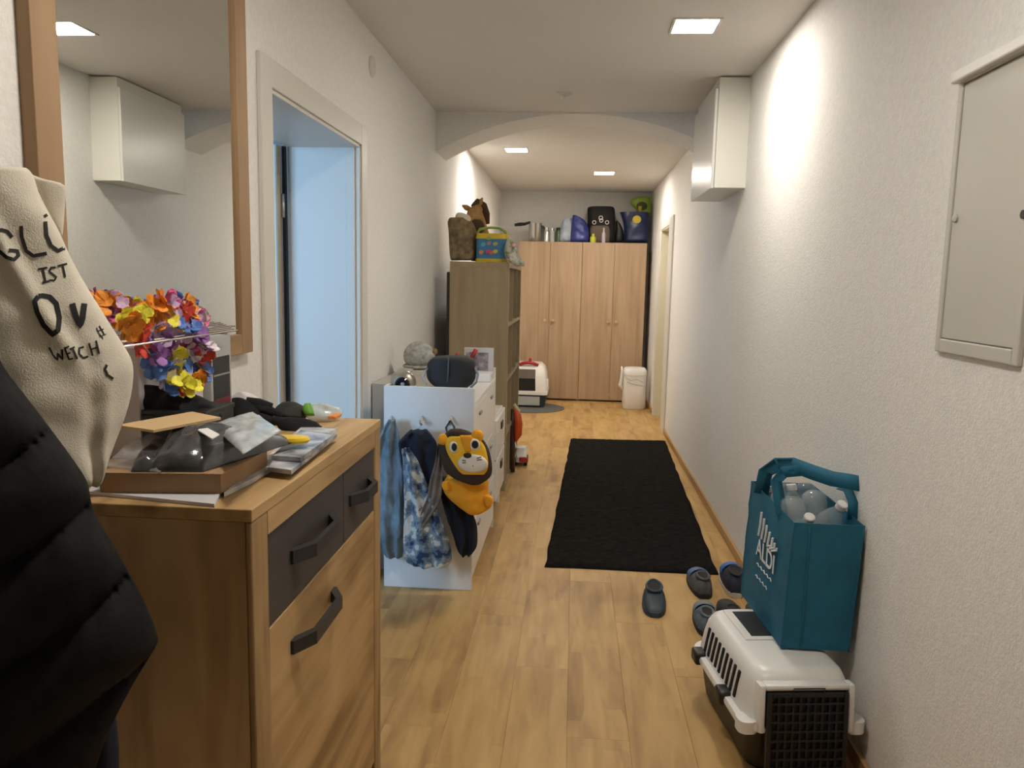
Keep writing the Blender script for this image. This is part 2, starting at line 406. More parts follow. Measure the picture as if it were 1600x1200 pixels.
obj('handle', tube(B(), [(XR+.16, DR0+.09, 1.03), (XR+.11, DR0+.09, 1.03), (XR+.11, DR0+.20, 1.03)], .009, 8), steel, lf, smooth=True)

# ------------------------------------------------------------------ ceiling lamps
lamp_emit = mat('lamp_diffuser', (1, 1, 1), .5, emit=(*LAMP_COL, LAMP_POWER))
lamp_rim = mat('lamp_rim', (.8, .79, .77), .4)
def lamp(cx, cy, label, s=.088, k=1.):
    em = lamp_emit if k == 1. else mat('lamp_diffuser_%d' % int(k*100), (1, 1, 1), .5, emit=(*LAMP_COL, LAMP_POWER*k))
    t = thing('ceiling_lamp', label, 'ceiling lamp', (cx, cy, H-.006), 'flush square ceiling lamps')
    bm = B(); f = .012
    for a in ((cx-s-f, cx-s, cy-s-f, cy+s+f), (cx+s, cx+s+f, cy-s-f, cy+s+f), (cx-s, cx+s, cy-s-f, cy-s), (cx-s, cx+s, cy+s, cy+s+f)): box(bm, a[0], a[1], a[2], a[3], H-.006, H)
    obj('rim', bm, lamp_rim, t)
    obj('diffuser', bx(cx-s, cx+s, cy-s, cy+s, H-.004, H-.0005), em, t)
lamp(-.12, 1.42, 'square flush ceiling lamp at the near end, above the chest', k=.85)
lamp(.47, 3.52, 'square flush ceiling lamp nearest, before the arch, by the wall cabinet', k=.85)
lamp(-.53, 6.70, 'square flush ceiling lamp just past the arch on the left')
lamp(.25, 8.05, 'square flush ceiling lamp farthest back, before the tall wardrobes', .095)
t = thing('ceiling_rosette', 'small white ceiling rosette with hook, in front of the arch', 'rosette', (-.10, 4.72, H-.03))
obj('disc', lathe(B(), [(.045, 0), (.045, -.008), (.02, -.014)], (-.10, 4.72, H), 18), lacq, t, smooth=True, sharp=40)
obj('hook', lathe(B(), [(.012, -.012), (.02, -.022), (.018, -.032), (.006, -.036)], (-.10, 4.72, H), 12), lacq, t, smooth=True)
tag(obj('round_cover', lathe(B(), [(.046, 0), (.046, .006), (.04, .011)], (XL, 3.605, 2.355), 24, 'x'), lacq, smooth=True, sharp=35), 'small round white cover cap on wall above the blue doorway', 'cover')

# ------------------------------------------------------------------ mirror
FX = XL+.026
t = thing('wall_mirror', 'tall mirror in an oak frame above the chest of drawers', 'mirror', (XL, 1.74, 1.19))
my0, my1, mz0, mz1, fw = 1.30, 2.178, 1.19, 2.26, .07
obj('frame_rail', bx(XL, FX, my0, my0+fw, mz0, mz1, .002), frame_m, t)
obj('frame_rail', bx(XL, FX, my1-fw, my1, mz0, mz1, .002), frame_m, t)
frame_h = wood('mirror_frame_oak_horizontal', (.20, .11, .048), (.33, .20, .098), (.41, .26, .135), axis=1, along=1.5, across=18)
obj('frame_rail', bx(XL, FX, my0+fw, my1-fw, mz0, mz0+.055, .002), frame_h, t)
obj('frame_rail', bx(XL, FX, my0+fw, my1-fw, mz1-fw, mz1, .002), frame_h, t)
obj('mirror_glass', bx(XL+.004, XL+.016, my0+fw-.004, my1-fw+.004, mz0+.05, mz1-fw+.004), mat('mirror', (.82, .83, .80), .01, metal=1.), t)

# ------------------------------------------------------------------ wall cabinet
t = thing('wall_cabinet', 'white shallow wall cabinet hung high under the ceiling', 'cabinet', (XR, 4.69, 1.92))
cabx = .702
obj('body', bx(cabx+.018, XR, 4.33, 5.05, 1.925, 2.492, .002), white_cab, t)
obj('door', bx(cabx, cabx+.016, 4.328, 5.052, 1.922, 2.435, .003), mat('white_foil_door', (.74, .73, .68), .28), t)

# ------------------------------------------------------------------ fuse box
t = thing('fuse_box', 'grey-white flush fuse box panel on the near right wall', 'fuse box', (XR, 1.79, 1.26))
fb = mat('fuse_box_paint', (.60, .585, .52), .35)
y0, y1, z0, z1 = 1.605, 1.962, 1.262, 1.91
obj('frame', box(box(box(box(B(), XR-.012, XR, y1-.022, y1, z0, z1, .003), XR-.012, XR, y0, y0+.022, z0, z1, .003), XR-.012, XR, y0+.022, y1-.022, z0, z0+.032, .003), XR-.012, XR, y0+.022, y1-.022, z1-.03, z1, .003), fb, t)
dr = obj('door', bx(XR-.009, XR-.001, y0+.024, y1-.024, z0+.034, z1-.032, .002), fb, t)
obj('knob', lathe(B(), [(.010, 0), (.010, -.005), (.006, -.008)], (XR-.009, y1-.045, 1.575), 16, 'x'), fb, dr, smooth=True, sharp=40)
obj('lock', lathe(B(), [(.009, 0), (.009, -.004)], (XR-.009, y0+.033, 1.56), 14, 'x'), black_pl, dr)
obj('top_lip', bx(XR-.03, XR, y0-.02, y1+.004, z1-.026, z1, .004), white_c, t)

# ------------------------------------------------------------------ chest of drawers
CX, CY0, CY1, CZ = -.507, 1.174, 2.012, 1.036
t = thing('chest_of_drawers', 'oak chest with two dark grey drawers and a big flap door under the mirror', 'chest', (-.73, 1.593, 0))
bk = XL+.004
obj('top', bx(bk, CX, CY0, CY1, CZ-.022, CZ, .002), oak, t)
obj('side_panel', bx(bk, CX-.012, CY0, CY0+.02, .0, CZ-.022), oak_v, t)
obj('side_panel', bx(bk, CX-.012, CY1-.02, CY1, .0, CZ-.022), oak_v, t)
obj('back_panel', bx(bk, bk+.006, CY0+.02, CY1-.02, .03, CZ-.022), oak_v, t)
obj('post', bx(CX-.012, CX-.001, CY0, CY0+.068, 0, CZ-.0221, .004, 3), oak_v, t)
obj('post', bx(CX-.012, CX-.001, CY1-.058, CY1, 0, CZ-.0221, .004, 3), oak_v, t)
obj('rail', bx(CX-.04, CX-.001, CY0+.0681, CY1-.0581, CZ-.064, CZ-.022, .001), oak, t)
ym = 1.685
def bar_handle(bm, ya, yb, z, xf, h=.026):
    x1 = xf+.034
    pts = [(xf, ya), (xf+.006, ya), (x1, ya+.05), (x1, yb-.05), (xf+.006, yb), (xf, yb)]
    inn = [(xf, ya+.022), (x1-.011, ya+.062), (x1-.011, yb-.062), (xf, yb-.022)]
    out = []
    for zz in (z-h/2, z+h/2): out.append([bm.verts.new((p[0], p[1], zz)) for p in pts] + [bm.verts.new((p[0], p[1], zz)) for p in inn])
    lo, hi = out
    def q(*i): bm.faces.new([lo[k] for k in i]); bm.faces.new([hi[k] for k in i][::-1])
    q(0, 1, 2, 7, 6); q(2, 3, 8, 7); q(3, 4, 5, 9, 8)
    for a, b in ((0, 1), (1, 2), (2, 3), (3, 4), (4, 5), (5, 9), (9, 8), (8, 7), (7, 6), (6, 0)): bm.faces.new((lo[a], lo[b], hi[b], hi[a]))
    return bm
for ya, yb, ha, hb in ((CY0+.071, ym-.0015, 1.350, 1.601), (ym+.0015, CY1-.060, 1.727, 1.914)):
    d = obj('drawer', bx(CX-.03, CX-.004, ya, yb, .805, CZ-.066, .002), anthra, t)
    obj('handle', bar_handle(B(), ha, hb, .892, CX-.004), handle_m, d)
d = obj('flap_door', bx(CX-.03, CX-.004, CY0+.071, CY1-.060, .09, .8015, .002), oak, t)
obj('handle', bar_handle(B(), 1.344, 1.61, .718, CX-.004), handle_m, d)
obj('plinth', bx(CX-.06, CX-.045, CY0+.02, CY1-.02, 0, .088), oak, t)

# ------------------------------------------------------------------ coat rack, jacket, tote bag
t = thing('coat_rack', 'oak wall rack with dark hooks beside the mirror', 'coat rack', (XL, .80, 1.72))
obj('board', bx(XL, XL+.022, .30, 1.10, 1.72, 1.86, .002), oak, t)
for yy in (.40, .56, .72, .88, 1.03): obj('hook', tube(B(), [(XL+.02, yy, 1.76), (XL+.07, yy, 1.755), (XL+.10, yy, 1.77), (XL+.105, yy, 1.80)], .006, 6), handle_m, t, smooth=True)

jn = Vector((.50, -.866, 0)).normalized(); jp = Vector((-.66, .94, 1.0))
down = mat('black_down_nylon', (.0065, .0065, .0075), .75, spec=.2, noise_amt=.3, noise_scale=40, bump=.25, bump_scale=60)
jrows = [(300, -330, -180), (380, -330, -90), (470, -330, -45), (568, -330, 2), (620, -330, 40), (675, -330, 82), (730, -330, 122), (757, -330, 137), (800, -330, 147), (850, -330, 175), (891, -330, 199), (940, -330, 225), (987, -330, 244), (1010, -330, 243), (1072, -330, 205), (1131, -330, 174), (1200, -330, 148), (1290, -330, 110), (1350, -330, 80)]
def pixel(q):
    d = Vector(q)-CAM; z = d.dot(CF); return 800+F_PX*d.dot(CR)/z, 600-F_PX*d.dot(CU)/z
def jbump(s, t, q):
    # quilted channels, seams sloping up to the right
    a, b = pixel(q); v = (b + .62*a - 718)/152 + .05*nz(q, 5.)
    f = abs(math.sin(PI*v))
    return .040*(f**.5-.75) + .007*nz(q, 14.) + .006*(1-f)*nz((q.x*60, q.y*60, q.z*14))
t = thing('down_jacket', 'black quilted down jacket hanging at the left edge', 'jacket', (-.80, .90, .62))
jb = obj('jacket_body', pufft(jrows, jp, jn, .085, nrow=150, ncol=60, bump=jbump, back=.7, endr=.08, p=2.6), down, t, smooth=True)
obj('hanging_loop', tube(B(), [(-.86, .80, 1.66), (-.85, .82, 1.74), (-.845, .89, 1.775), (-.85, .94, 1.74), (-.86, .93, 1.66)], .004, 6), black_pl, t, smooth=True)
tag(obj('trousers_leg', pufft([(1080, 130, 176), (1130, 140, 182), (1170, 140, 186), (1230, 132, 186), (1300, 125, 184)], (-.66, 1.04, .6), (.5, -.866, 0), .03, nrow=14, ncol=10), mat('navy_cloth', (.008, .012, .03), .85, bump=.3), smooth=True),
    'dark navy cloth hanging below the black down jacket', 'garment')

tn = Vector((.78, -.62, 0)).normalized(); tp = Vector((-.76, 1.13, 1.3))
canvas = mat('natural_canvas', (.72, .67, .56), .9, noise_amt=.06, noise_scale=25, bump=.35, bump_scale=420, spec=.1)
trows = [(262, -150, 38), (275, -150, 48), (300, -150, 56), (330, -150, 70), (365, -150, 90), (400, -150, 108), (440, -150, 130), (490, -148, 160), (530, -140, 186), (565, -125, 205), (600, -110, 206), (640, -90, 197), (690, -50, 176), (730, 20, 158), (757, 90, 140)]
def tbump(s, t, q):
    f = 0
    f += .012*math.exp(-((s*1.0-(-.45+1.3*t))/.14)**2)*(1 if t > .15 else t/.15)
    f -= .014*math.exp(-((s-(.02+.62*t))/.12)**2)*min(1, max(0, (t-.45)/.2))
    f += .012*nz(q, 9.)+.004*nz(q, 24.)
    return f
t = thing('tote_bag', 'cream canvas tote bag with black lettering hanging beside the mirror', 'bag', (-.80, 1.08, 1.1))
bmt = pufft(trows, tp, tn, .055, nrow=80, ncol=50, bump=tbump, back=.8, endr=.05, p=3.2)
bmt.faces.ensure_lookup_table(); bmesh.ops.recalc_face_normals(bmt, faces=bmt.faces)
tree = BVHTree.FromBMesh(bmt)
ink = mat('black_ink', (.012, .012, .012), .8)
inkbm = B()
S = lambda pts, wd=4.5: stroke(inkbm, tree, pts, wd*1.3)
def arc(cx, cy, rx, ry, a0, a1, n=10, rot=0):
    out = []
    for k in range(n+1):
        a = math.radians(a0+(a1-a0)*k/n); xx, yy = rx*math.cos(a), ry*math.sin(a); c_, s_ = math.cos(math.radians(rot)), math.sin(math.radians(rot))
        out.append((cx+xx*c_-yy*s_, cy+xx*s_+yy*c_))
    return out
S([(19, 371), (12, 362), (2, 359), (-8, 364), (-10, 378), (-2, 392), (10, 402), (22, 406), (29, 399), (27, 392), (14, 391)], 4.5)   # G
S([(33, 353), (34, 370), (41, 392), (52, 400), (73, 396)], 4.5)                                                                    # L
S([(71, 346), (73, 368), (80, 384), (91, 392), (97, 389)], 4.5); S([(99, 362), (100, 380), (99, 391)], 4.)                          # U
S([(70, 335), (73, 339)], 4.5)
S([(59, 421), (74, 418)], 2.4); S([(67, 420), (71, 440)], 2.6); S([(66, 442), (77, 439)], 2.4)                                      # I
S([(87, 418), (80, 418), (77, 424), (83, 429), (88, 433), (85, 438), (77, 438)], 2.4)                                               # S
S([(90, 416), (105, 412)], 2.4); S([(98, 415), (102, 433)], 2.4)                                                                   # T
S([(60, 463), (54, 471), (58, 488), (68, 508), (82, 523), (91, 516), (93, 496), (88, 474), (78, 464), (67, 462), (60, 463)], 6.0)   # O
S([(113, 474), (118, 492), (125, 509), (129, 498), (132, 474)], 7.0)                                                               # V
S([(77, 543), (83, 555), (90, 563), (90, 552), (98, 562), (97, 546)], 2.3)                                                         # W
S([(101, 544), (108, 562)], 2.); S([(101, 544), (108, 541)], 1.8); S([(105, 553), (110, 551)], 1.8); S([(108, 562), (114, 560)], 1.8)
S([(113, 543), (121, 561)], 2.3); S([(109, 546), (117, 542)], 2.)                                                                  # I
S([(131, 542), (124, 544), (124, 553), (130, 559), (138, 557)], 2.3)                                                               # C
S([(139, 536), (145, 556)], 2.3); S([(150, 532), (155, 553)], 2.3); S([(142, 546), (152, 543)], 2.)                                 # H
S([(167, 570), (164, 577), (168, 586), (177, 592)], 3.2)
S([(151, 512), (154, 520), (161, 529)], 1.3); S([(155, 509), (163, 522)], 1.3); S([(152, 518), (162, 514)], 1.3); S([(155, 526), (166, 522)], 1.3)
obj('bag_body', bmt, canvas, t, smooth=True)
obj('lettering', inkbm, ink, t)
frm = [(262, 20, 30), (278, 30, 62), (287, 50, 97), (300, 62, 102), (330, 74, 101), (360, 88, 98), (372, 92, 96)]
obj('rear_flap', pufft(frm, tp-tn*.035, tn, .006, nrow=16, ncol=8, bump=lambda s, t, q: .004*nz(q, 20.)), canvas, t, smooth=True)
obj('strap', tube(B(), [AP(-22, 268, tp, tn), (-.835, 1.045, 1.68), (-.852, 1.03, 1.772), (-.88, 1.02, 1.70), AP(-90, 268, tp, tn)], .006, 6), canvas, t, smooth=True)

# ------------------------------------------------------------------ things on the chest
paper = mat('white_paper', (.80, .80, .80), .55)
def slab(name, quad, z0, z1, m, parent=None):
    """thin sheet with four floor-plan corners"""
    bm = B(); loft(bm, [[Vector((p[0], p[1], z0)) for p in quad], [Vector((p[0], p[1], z1)) for p in quad]]); return obj(name, bm, m, parent)
def pz(z, *pix): return [AZ(a, b, z) for a, b in pix]
env = slab('paper_sheet', [(p_.x, p_.y) for p_ in pz(CZ, (137, 773), (335, 793), (350, 765), (165, 740))], CZ+.0005, CZ+.006, mat('grey_envelope', (.62, .62, .66), .4)); tag(env, 'white papers sticking out under the brown cardboard box', 'paper')
card = mat('brown_cardboard', (.36, .225, .115), .8, noise_amt=.08, noise_scale=18, bump=.1)
cz0, cz1 = CZ+.0065, CZ+.041
nl, nr, fr_ = AZ(155, 738, cz1), AZ(345, 740, cz1), AZ(417, 703, cz1)
flc = nl + (fr_-nr)
tq = [nl, nr, fr_, flc]
t = thing('cardboard_box', 'flat brown cardboard box near the front corner of the oak chest', 'box', (nl+fr_)/2*1.0 - Vector((0, 0, .04)))
bm = B(); loft(bm, [[Vector((p.x, p.y, cz0)) for p in tq], [Vector((p.x, p.y, cz1-.002)) for p in tq]]); obj('box_body', bm, card, t)
cen = (nl+fr_)/2
bm = B(); loft(bm, [[Vector((p.x, p.y, z))+(p-cen).normalized()*.003 for p in tq] for z in (cz1-.002, cz1)]); obj('lid', bm, card, t)
# plastic-wrapped garment lying on that box
poly_m = mat('plastic_wrapped_cloth', (.075, .078, .085), .22, noise_amt=.35, noise_scale=12, bump=.5, bump_scale=35, coat=.6)
film = mat('clear_film', (.75, .77, .8), .12, alpha=.28, bump=.6, bump_scale=40)
pc = [AZ(205, 738, cz1), AZ(318, 738, cz1), AZ(455, 694, cz1), AZ(262, 690, cz1)]
def pillow(quad, h, bump, nu=22, nv=22, z0=0, pw=.5):
    bm = B(); T, Bt = [], []
    for i in range(nv+1):
        v = i/nv; a, b = [], []
        for j in range(nu+1):
            u = j/nu
            q = quad[0].lerp(quad[1], u).lerp(quad[3].lerp(quad[2], u), v)
            e = (max(0, 4*u*(1-u))*max(0, 4*v*(1-v)))**pw
            a.append(Vector((q.x, q.y, z0+.002+h*e+bump(u, v)*e))); b.append(Vector((q.x, q.y, z0)))
        T.append(a); Bt.append(b)
    loft(bm, [x_+y_[::-1] for x_, y_ in zip(T, Bt)])
    return bm
t = thing('wrapped_garment', 'dark grey garment in a clear plastic bag on the brown box', 'garment', (pc[0]+pc[2])/2)
obj('folded_cloth', pillow(pc, .054, lambda u, v: .012*nz((u*3, v*3, 1))+.007*nz((u*9, v*7, 4))-.02*math.exp(-((u-.28+.3*v)/.07)**2), 40, 40, z0=cz1+.001, pw=.33), poly_m, t, smooth=True)
fq = [AZ(160, 730, cz1), AZ(250, 740, cz1), AZ(290, 700, cz1), AZ(225, 700, cz1)]
obj('bag_end', pillow(fq, .035, lambda u, v: .012*nz((u*6, v*4, 9)), 14, 14, z0=cz1+.001), film, t, smooth=True)
wq = [AZ(395, 690, cz1+.03), AZ(440, 700, cz1+.0), AZ(430, 660, cz1+.0), AZ(345, 655, cz1+.04)]
obj('printed_film', pillow([AZ(330, 660, cz1+.05), AZ(380, 705, cz1+.05), AZ(440, 700, cz1+.012), AZ(395, 655, cz1+.03)], .012, lambda u, v: .006*nz((u*7, v*7, 2)), 14, 14, z0=cz1+.044), mat('pale_blue_film', (.50, .55, .58), .2, noise_amt=.25, noise_scale=25), t, smooth=True)
lq = [AZ(309, 673, cz1+.056), AZ(331, 687, cz1+.056), AZ(343, 680, cz1+.056), AZ(320, 668, cz1+.056)]
bm = B(); loft(bm, [[p for p in lq], [p+Vector((0, 0, .002)) for p in lq]]); obj('label_sticker', bm, paper, t)
# dark open carton with kraft envelope
t = thing('black_carton', 'small black carton behind the brown cardboard box', 'box', (-.78, 1.53, CZ))
obj('carton_body', bx(-.855, -.725, 1.47, 1.60, CZ+.0005, 1.128, .002), black_pl, t)
obj('carton_lid', bx(-.857, -.723, 1.468, 1.602, 1.128, 1.138, .002), black_pl, t)
kq = [AZ(182, 664, 1.143), AZ(240, 672, 1.143), AZ(345, 652, 1.143), AZ(300, 643, 1.143)]
bm = B(); loft(bm, [[Vector((max(p.x, -.855), p.y, 1.1385)) for p in kq], [Vector((max(p.x, -.855), p.y, 1.143)) for p in kq]])
tag(obj('kraft_envelope', bm, mat('kraft_paper', (.62, .43, .22), .7)), 'light brown kraft envelope lying on the black carton', 'envelope')
# black cloth heap
blk = mat('black_knit', (.012, .012, .014), .95, bump=.5, bump_scale=90)
def heap(rows, pt, n, T, m, lab, cat, name, amp=.008, fr=22., **k):
    return tag(obj(name, pufft(rows, pt, n, T, bump=lambda s, t, q: amp*nz(q, fr)+amp*.5*nz(q, fr*2.3), **k), m, smooth=True), lab, cat)
heap([(603, 222, 240), (612, 216, 290), (625, 214, 325), (640, 218, 342), (652, 226, 348)], (-.80, 1.535, 1.175), (.3, -.9, .3), .030, blk, 'crumpled black knitted cloth below the flower garlands', 'cloth', 'knitted_cloth', .012, 30.)
heap([(622, 330, 348), (630, 325, 362), (642, 328, 372), (655, 345, 380)], (-.87, 1.92, CZ+.06), (.3, -.9, .3), .018, mat('mauve_cloth', (.42, .34, .42), .9), 'pale mauve cloth between black cloth and gloves', 'cloth', 'mauve_cloth', nrow=12, ncol=10)
heap([(612, 372, 384), (620, 362, 402), (632, 360, 415), (645, 368, 420)], (-.86, 1.98, CZ+.05), (.3, -.9, .3), .02, mat('white_film_bag', (.78, .76, .76), .35), 'crumpled white plastic bag at the back of the oak chest', 'bag', 'plastic_bag', .01, 40., nrow=14, ncol=12)
def glove(name, lab, palm, fingers, pt, m):
    t = thing(name, lab, 'glove', Vector(pt), 'gloves heaped on the chest')
    obj('palm', pufft(palm, pt, (.3, -.85, .45), .022, nrow=14, ncol=12, bump=lambda s, t, q: .005*nz(q, 35.)), m, t, smooth=True)
    for f in fingers:
        a = [AP(x_, y_, Vector(pt)+Vector((0, 0, .006)), Vector((.3, -.85, .45)).normalized()) for x_, y_ in f]
        obj('finger', tube(B(), a, [.013, .0125, .010][:len(a)], 8), m, t, smooth=True)
glove('knitted_glove', 'black knitted glove heaped on the oak chest, left of the grey one', [(624, 362, 380), (632, 357, 398), (645, 356, 408), (655, 366, 405)], [[(395, 638), (418, 640), (440, 650)], [(395, 650), (415, 655), (432, 660)], [(385, 628), (405, 630), (425, 636)]], (-.79, 1.88, CZ+.045), blk)
glove('knitted_glove', 'dark grey glove lying at the far end of the oak chest', [(630, 440, 465), (638, 430, 478), (648, 432, 480), (656, 445, 476)], [[(440, 645), (425, 652), (410, 660)], [(450, 655), (440, 665), (428, 672)]], (-.70, 1.95, CZ+.045), mat('grey_knit', (.05, .052, .05), .95, bump=.5, bump_scale=90))
glove('knitted_glove', 'black glove lying in front over the magazines', [(655, 440, 480), (662, 432, 498), (672, 438, 500), (680, 455, 494)], [[(480, 665), (490, 668), (501, 672)], [(455, 660), (440, 660), (425, 655)]], (-.655, 1.86, CZ+.043), blk)
bm = B(); q = AZ(456, 677, CZ+.05)
lathe(bm, [(.036, 0), (.040, .006), (.037, .011), (.018, .013)], (q.x+.012, q.y-.04, CZ+.040), 20); bmesh.ops.scale(bm, vec=(1, .62, 1), verts=bm.verts, space=Matrix.Translation((-(q.x+.012), -(q.y-.04), 0)))
tag(obj('yellow_disc', bm, mat('yellow_plastic', (.80, .55, .02), .4), smooth=True, sharp=40), 'oval yellow plastic piece lying before the black gloves', 'toy')
tag(obj('orange_tag', bx(-.587, -.566, 1.81, 1.857, CZ+.032, CZ+.040, .002), mat('orange_card', (.75, .24, .04), .5)), 'small orange tag beside the black glove', 'tag')
for k, (lab, m_, pix) in enumerate((
    ('white and grey magazine lowest in the pile by the gloves', mat('magazine_grey', (.36, .37, .40), .3, col2=(.75, .75, .78), noise_scale=18), ((350, 770), (395, 748), (528, 668), (470, 668))),
    ('magazine with pale cover in the middle of the pile by the gloves', mat('magazine_white', (.70, .70, .72), .25, col2=(.12, .15, .2), noise_scale=14), ((418, 730), (455, 735), (527, 678), (470, 672))),
    ('dark printed magazine on top of the pile by the gloves', mat('magazine_dark', (.14, .16, .19), .25, col2=(.62, .62, .65), noise_scale=22), ((425, 712), (470, 715), (520, 680), (470, 672))))):
    z = CZ+.001+k*.010
    qd = pz(z+.008, *pix)
    bm = B(); loft(bm, [[Vector((p.x, p.y, z+dz)) for p in qd] for dz in (0, .0085)])
    tag(obj('magazine', bm, m_), lab, 'magazine', 'magazines on the chest')
t = thing('clear_bag', 'clear crinkled plastic bag with green print at the far end of the chest', 'bag', AZ(500, 650, CZ))
obj('film', pufft([(633, 480, 500), (638, 472, 530), (648, 475, 534), (656, 485, 525)], (-.644, 1.949, CZ+.02), (.3, -.85, .45), .022, nrow=16, ncol=16, bump=lambda s, t, q: .012*nz(q, 60.)), mat('crinkled_clear_film', (.80, .84, .78), .15, alpha=.55, bump=.6, bump_scale=60), t, smooth=True)
obj('green_label', pufft([(630, 476, 486), (640, 472, 490), (650, 478, 492)], (-.644, 1.931, CZ+.028), (.3, -.85, .45), .012, nrow=8, ncol=8), mat('green_print', (.16, .42, .06), .4), t, smooth=True)

# wire rack, cartons and flower garlands
t = thing('wire_rack', 'chrome wire rack standing on the chest in front of the mirror', 'rack', (-.86, 1.60, CZ))
RZ = 1.285
for k, xx in enumerate((-.925, -.898, -.870, -.842, -.815, -.788, -.76)): obj('rod', tube(B(), [(xx, 1.25, RZ), (xx, 1.975-.045*k, RZ)], .002, 6), chrome, t)
for yy in (1.26, 1.66, 1.90):
    obj('end_frame', tube(B(), [(-.93, yy, CZ+.001), (-.93, yy, RZ-.004), (-.762 if yy < 1.7 else -.85, yy, RZ-.004)], .0025, 6), chrome, t)
t = thing('grey_carton', 'tall grey carton with black printed panel behind the gloves', 'box', (-.875, 1.80, CZ))
obj('carton_body', bx(-.925, -.842, 1.742, 1.85, CZ+.0005, 1.268, .002), mat('grey_card', (.42, .44, .43), .5), t)
pn = obj('printed_panel', bx(-.842, -.8405, 1.752, 1.838, CZ+.02, 1.215), mat('black_print', (.015, .015, .016), .4), t)
obj('panel_stripe', bx(-.8405, -.8400, 1.752, 1.838, 1.17, 1.174), mat('grey_print', (.3, .3, .3), .5), pn)
obj('panel_stripe', bx(-.8405, -.8400, 1.752, 1.838, 1.09, 1.115), mat('dark_red_print', (.18, .02, .03), .5), pn)
tag(obj('white_carton', bx(-.925, -.86, 1.47, 1.738, CZ+.0005, 1.262, .002), mat('white_card', (.70, .66, .66), .6)), 'pale carton under the wire rack behind the flower garlands', 'box')
fcols = {'orange': (.90, .33, .03), 'yellow': (.85, .78, .06), 'pink': (.80, .16, .38), 'purple': (.30, .12, .40), 'blue': (.10, .22, .60), 'white': (.82, .72, .76), 'red': (.68, .07, .04), 'lilac': (.60, .42, .62)}
fm = {k: mat('petal_'+k, v, .6, noise_amt=.25, noise_scale=60) for k, v in fcols.items()}
fmesh = {}
def flower_mesh(col, var):
    k = (col, var)
    if k in fmesh: return fmesh[k]
    rnd = random.Random(var*17+3); bm = B(); npet = 6
    for i in range(npet):
        a = 2*PI*i/npet+rnd.uniform(-.2, .2); R = rnd.uniform(.024, .031); up_ = rnd.uniform(.004, .018)
        c_, s_ = math.cos(a), math.sin(a); p_ = Vector((-s_, c_, 0)); d_ = Vector((c_, s_, 0))
        row = [(0, .002, 0), (.4, .010, .3), (.75, .0125, .75), (1., .006, 1.)]
        for sgn in (0, 1):
            vs = []
            for tt, wd, h in row:
                cc = d_*R*tt + Vector((0, 0, up_*h - sgn*.0008))
                vs.append((bm.verts.new(cc-p_*wd+Vector((0, 0, .003*rnd.uniform(-1, 1)))), bm.verts.new(cc+p_*wd+Vector((0, 0, .003*rnd.uniform(-1, 1))))))
            for A, C_ in zip(vs, vs[1:]): bm.faces.new((A[0], A[1], C_[1], C_[0]))
    me = bpy.data.meshes.new('flower'); bm.to_mesh(me); bm.free(); me.materials.append(fm[col]); fmesh[k] = me; return me
def lei(label, path, cols, seed, step=.020):
    rnd = random.Random(seed); path = [Vector(p) for p in path]
    t = thing('flower_garland', label, 'garland', path[0], 'flower garlands on the wire rack')
    obj('cord', tube(B(), path, .0015, 5), fm['white'], t)
    ds = [0]
    for a, b in zip(path, path[1:]): ds.append(ds[-1]+(b-a).length)
    k = 0; s = 0
    while s < ds[-1]:
        i = max(j for j in range(len(ds)-1) if ds[j] <= s); f = (s-ds[i])/(ds[i+1]-ds[i]); p = path[i].lerp(path[i+1], f)
        tdir = (path[i+1]-path[i]).normalized()
        o = bpy.data.objects.new('flower', flower_mesh(cols[(k//2) % len(cols)] if rnd.random() < .75 else rnd.choice(list(fcols)), rnd.randint(0, 3))); COL.objects.link(o); o.parent = t
        o.location = p-path[0]+Vector((rnd.uniform(-.006, .006),)*3)
        dq = (tdir*.35+Vector((rnd.uniform(.2, 1.), rnd.uniform(-1, .2), rnd.uniform(-.3, .8)))).normalized()
        o.rotation_euler = dq.to_track_quat('Z', 'Y').to_euler(); o.scale = (rnd.uniform(.7, 1.0),)*3
        s += step; k += 1
def gp(x, *pix): return [AX(a, b, x) for a, b in pix]
lei('flower garland hanging down from the rack in an orange, blue and red row', gp(-.785, (200, 505), (215, 520), (225, 540), (240, 560), (255, 580), (265, 600), (285, 603), (305, 597)) + gp(-.785, (318, 580), (318, 560), (312, 540), (305, 520), (300, 505)), ['orange', 'red', 'purple', 'blue', 'white', 'red', 'yellow', 'orange'], 4)
lei('flower garland draped as a white and blue inner loop under the rack', gp(-.80, (245, 510), (255, 525), (262, 545), (270, 560), (285, 572), (298, 560), (300, 540), (290, 525), (280, 512)), ['lilac', 'purple', 'white', 'blue', 'white', 'pink'], 9)
lei('orange and yellow flower garland heaped on top of the rack, at the right', gp(-.81, (210, 498), (225, 488), (245, 478), (262, 482), (275, 494), (292, 484), (303, 486), (312, 498), (295, 502), (270, 502), (240, 502), (222, 500)), ['yellow', 'orange', 'orange', 'lilac', 'red', 'orange', 'yellow', 'yellow', 'red', 'yellow'], 12)
lei('pink, purple and blue flower garland heaped on top of the rack, behind the tote bag', gp(-.86, (150, 478), (165, 473), (185, 472), (200, 476), (212, 482), (235, 476), (260, 474), (290, 474), (305, 484), (200, 496), (175, 492)), ['orange', 'pink', 'purple', 'blue', 'purple', 'orange', 'lilac', 'pink'], 21)

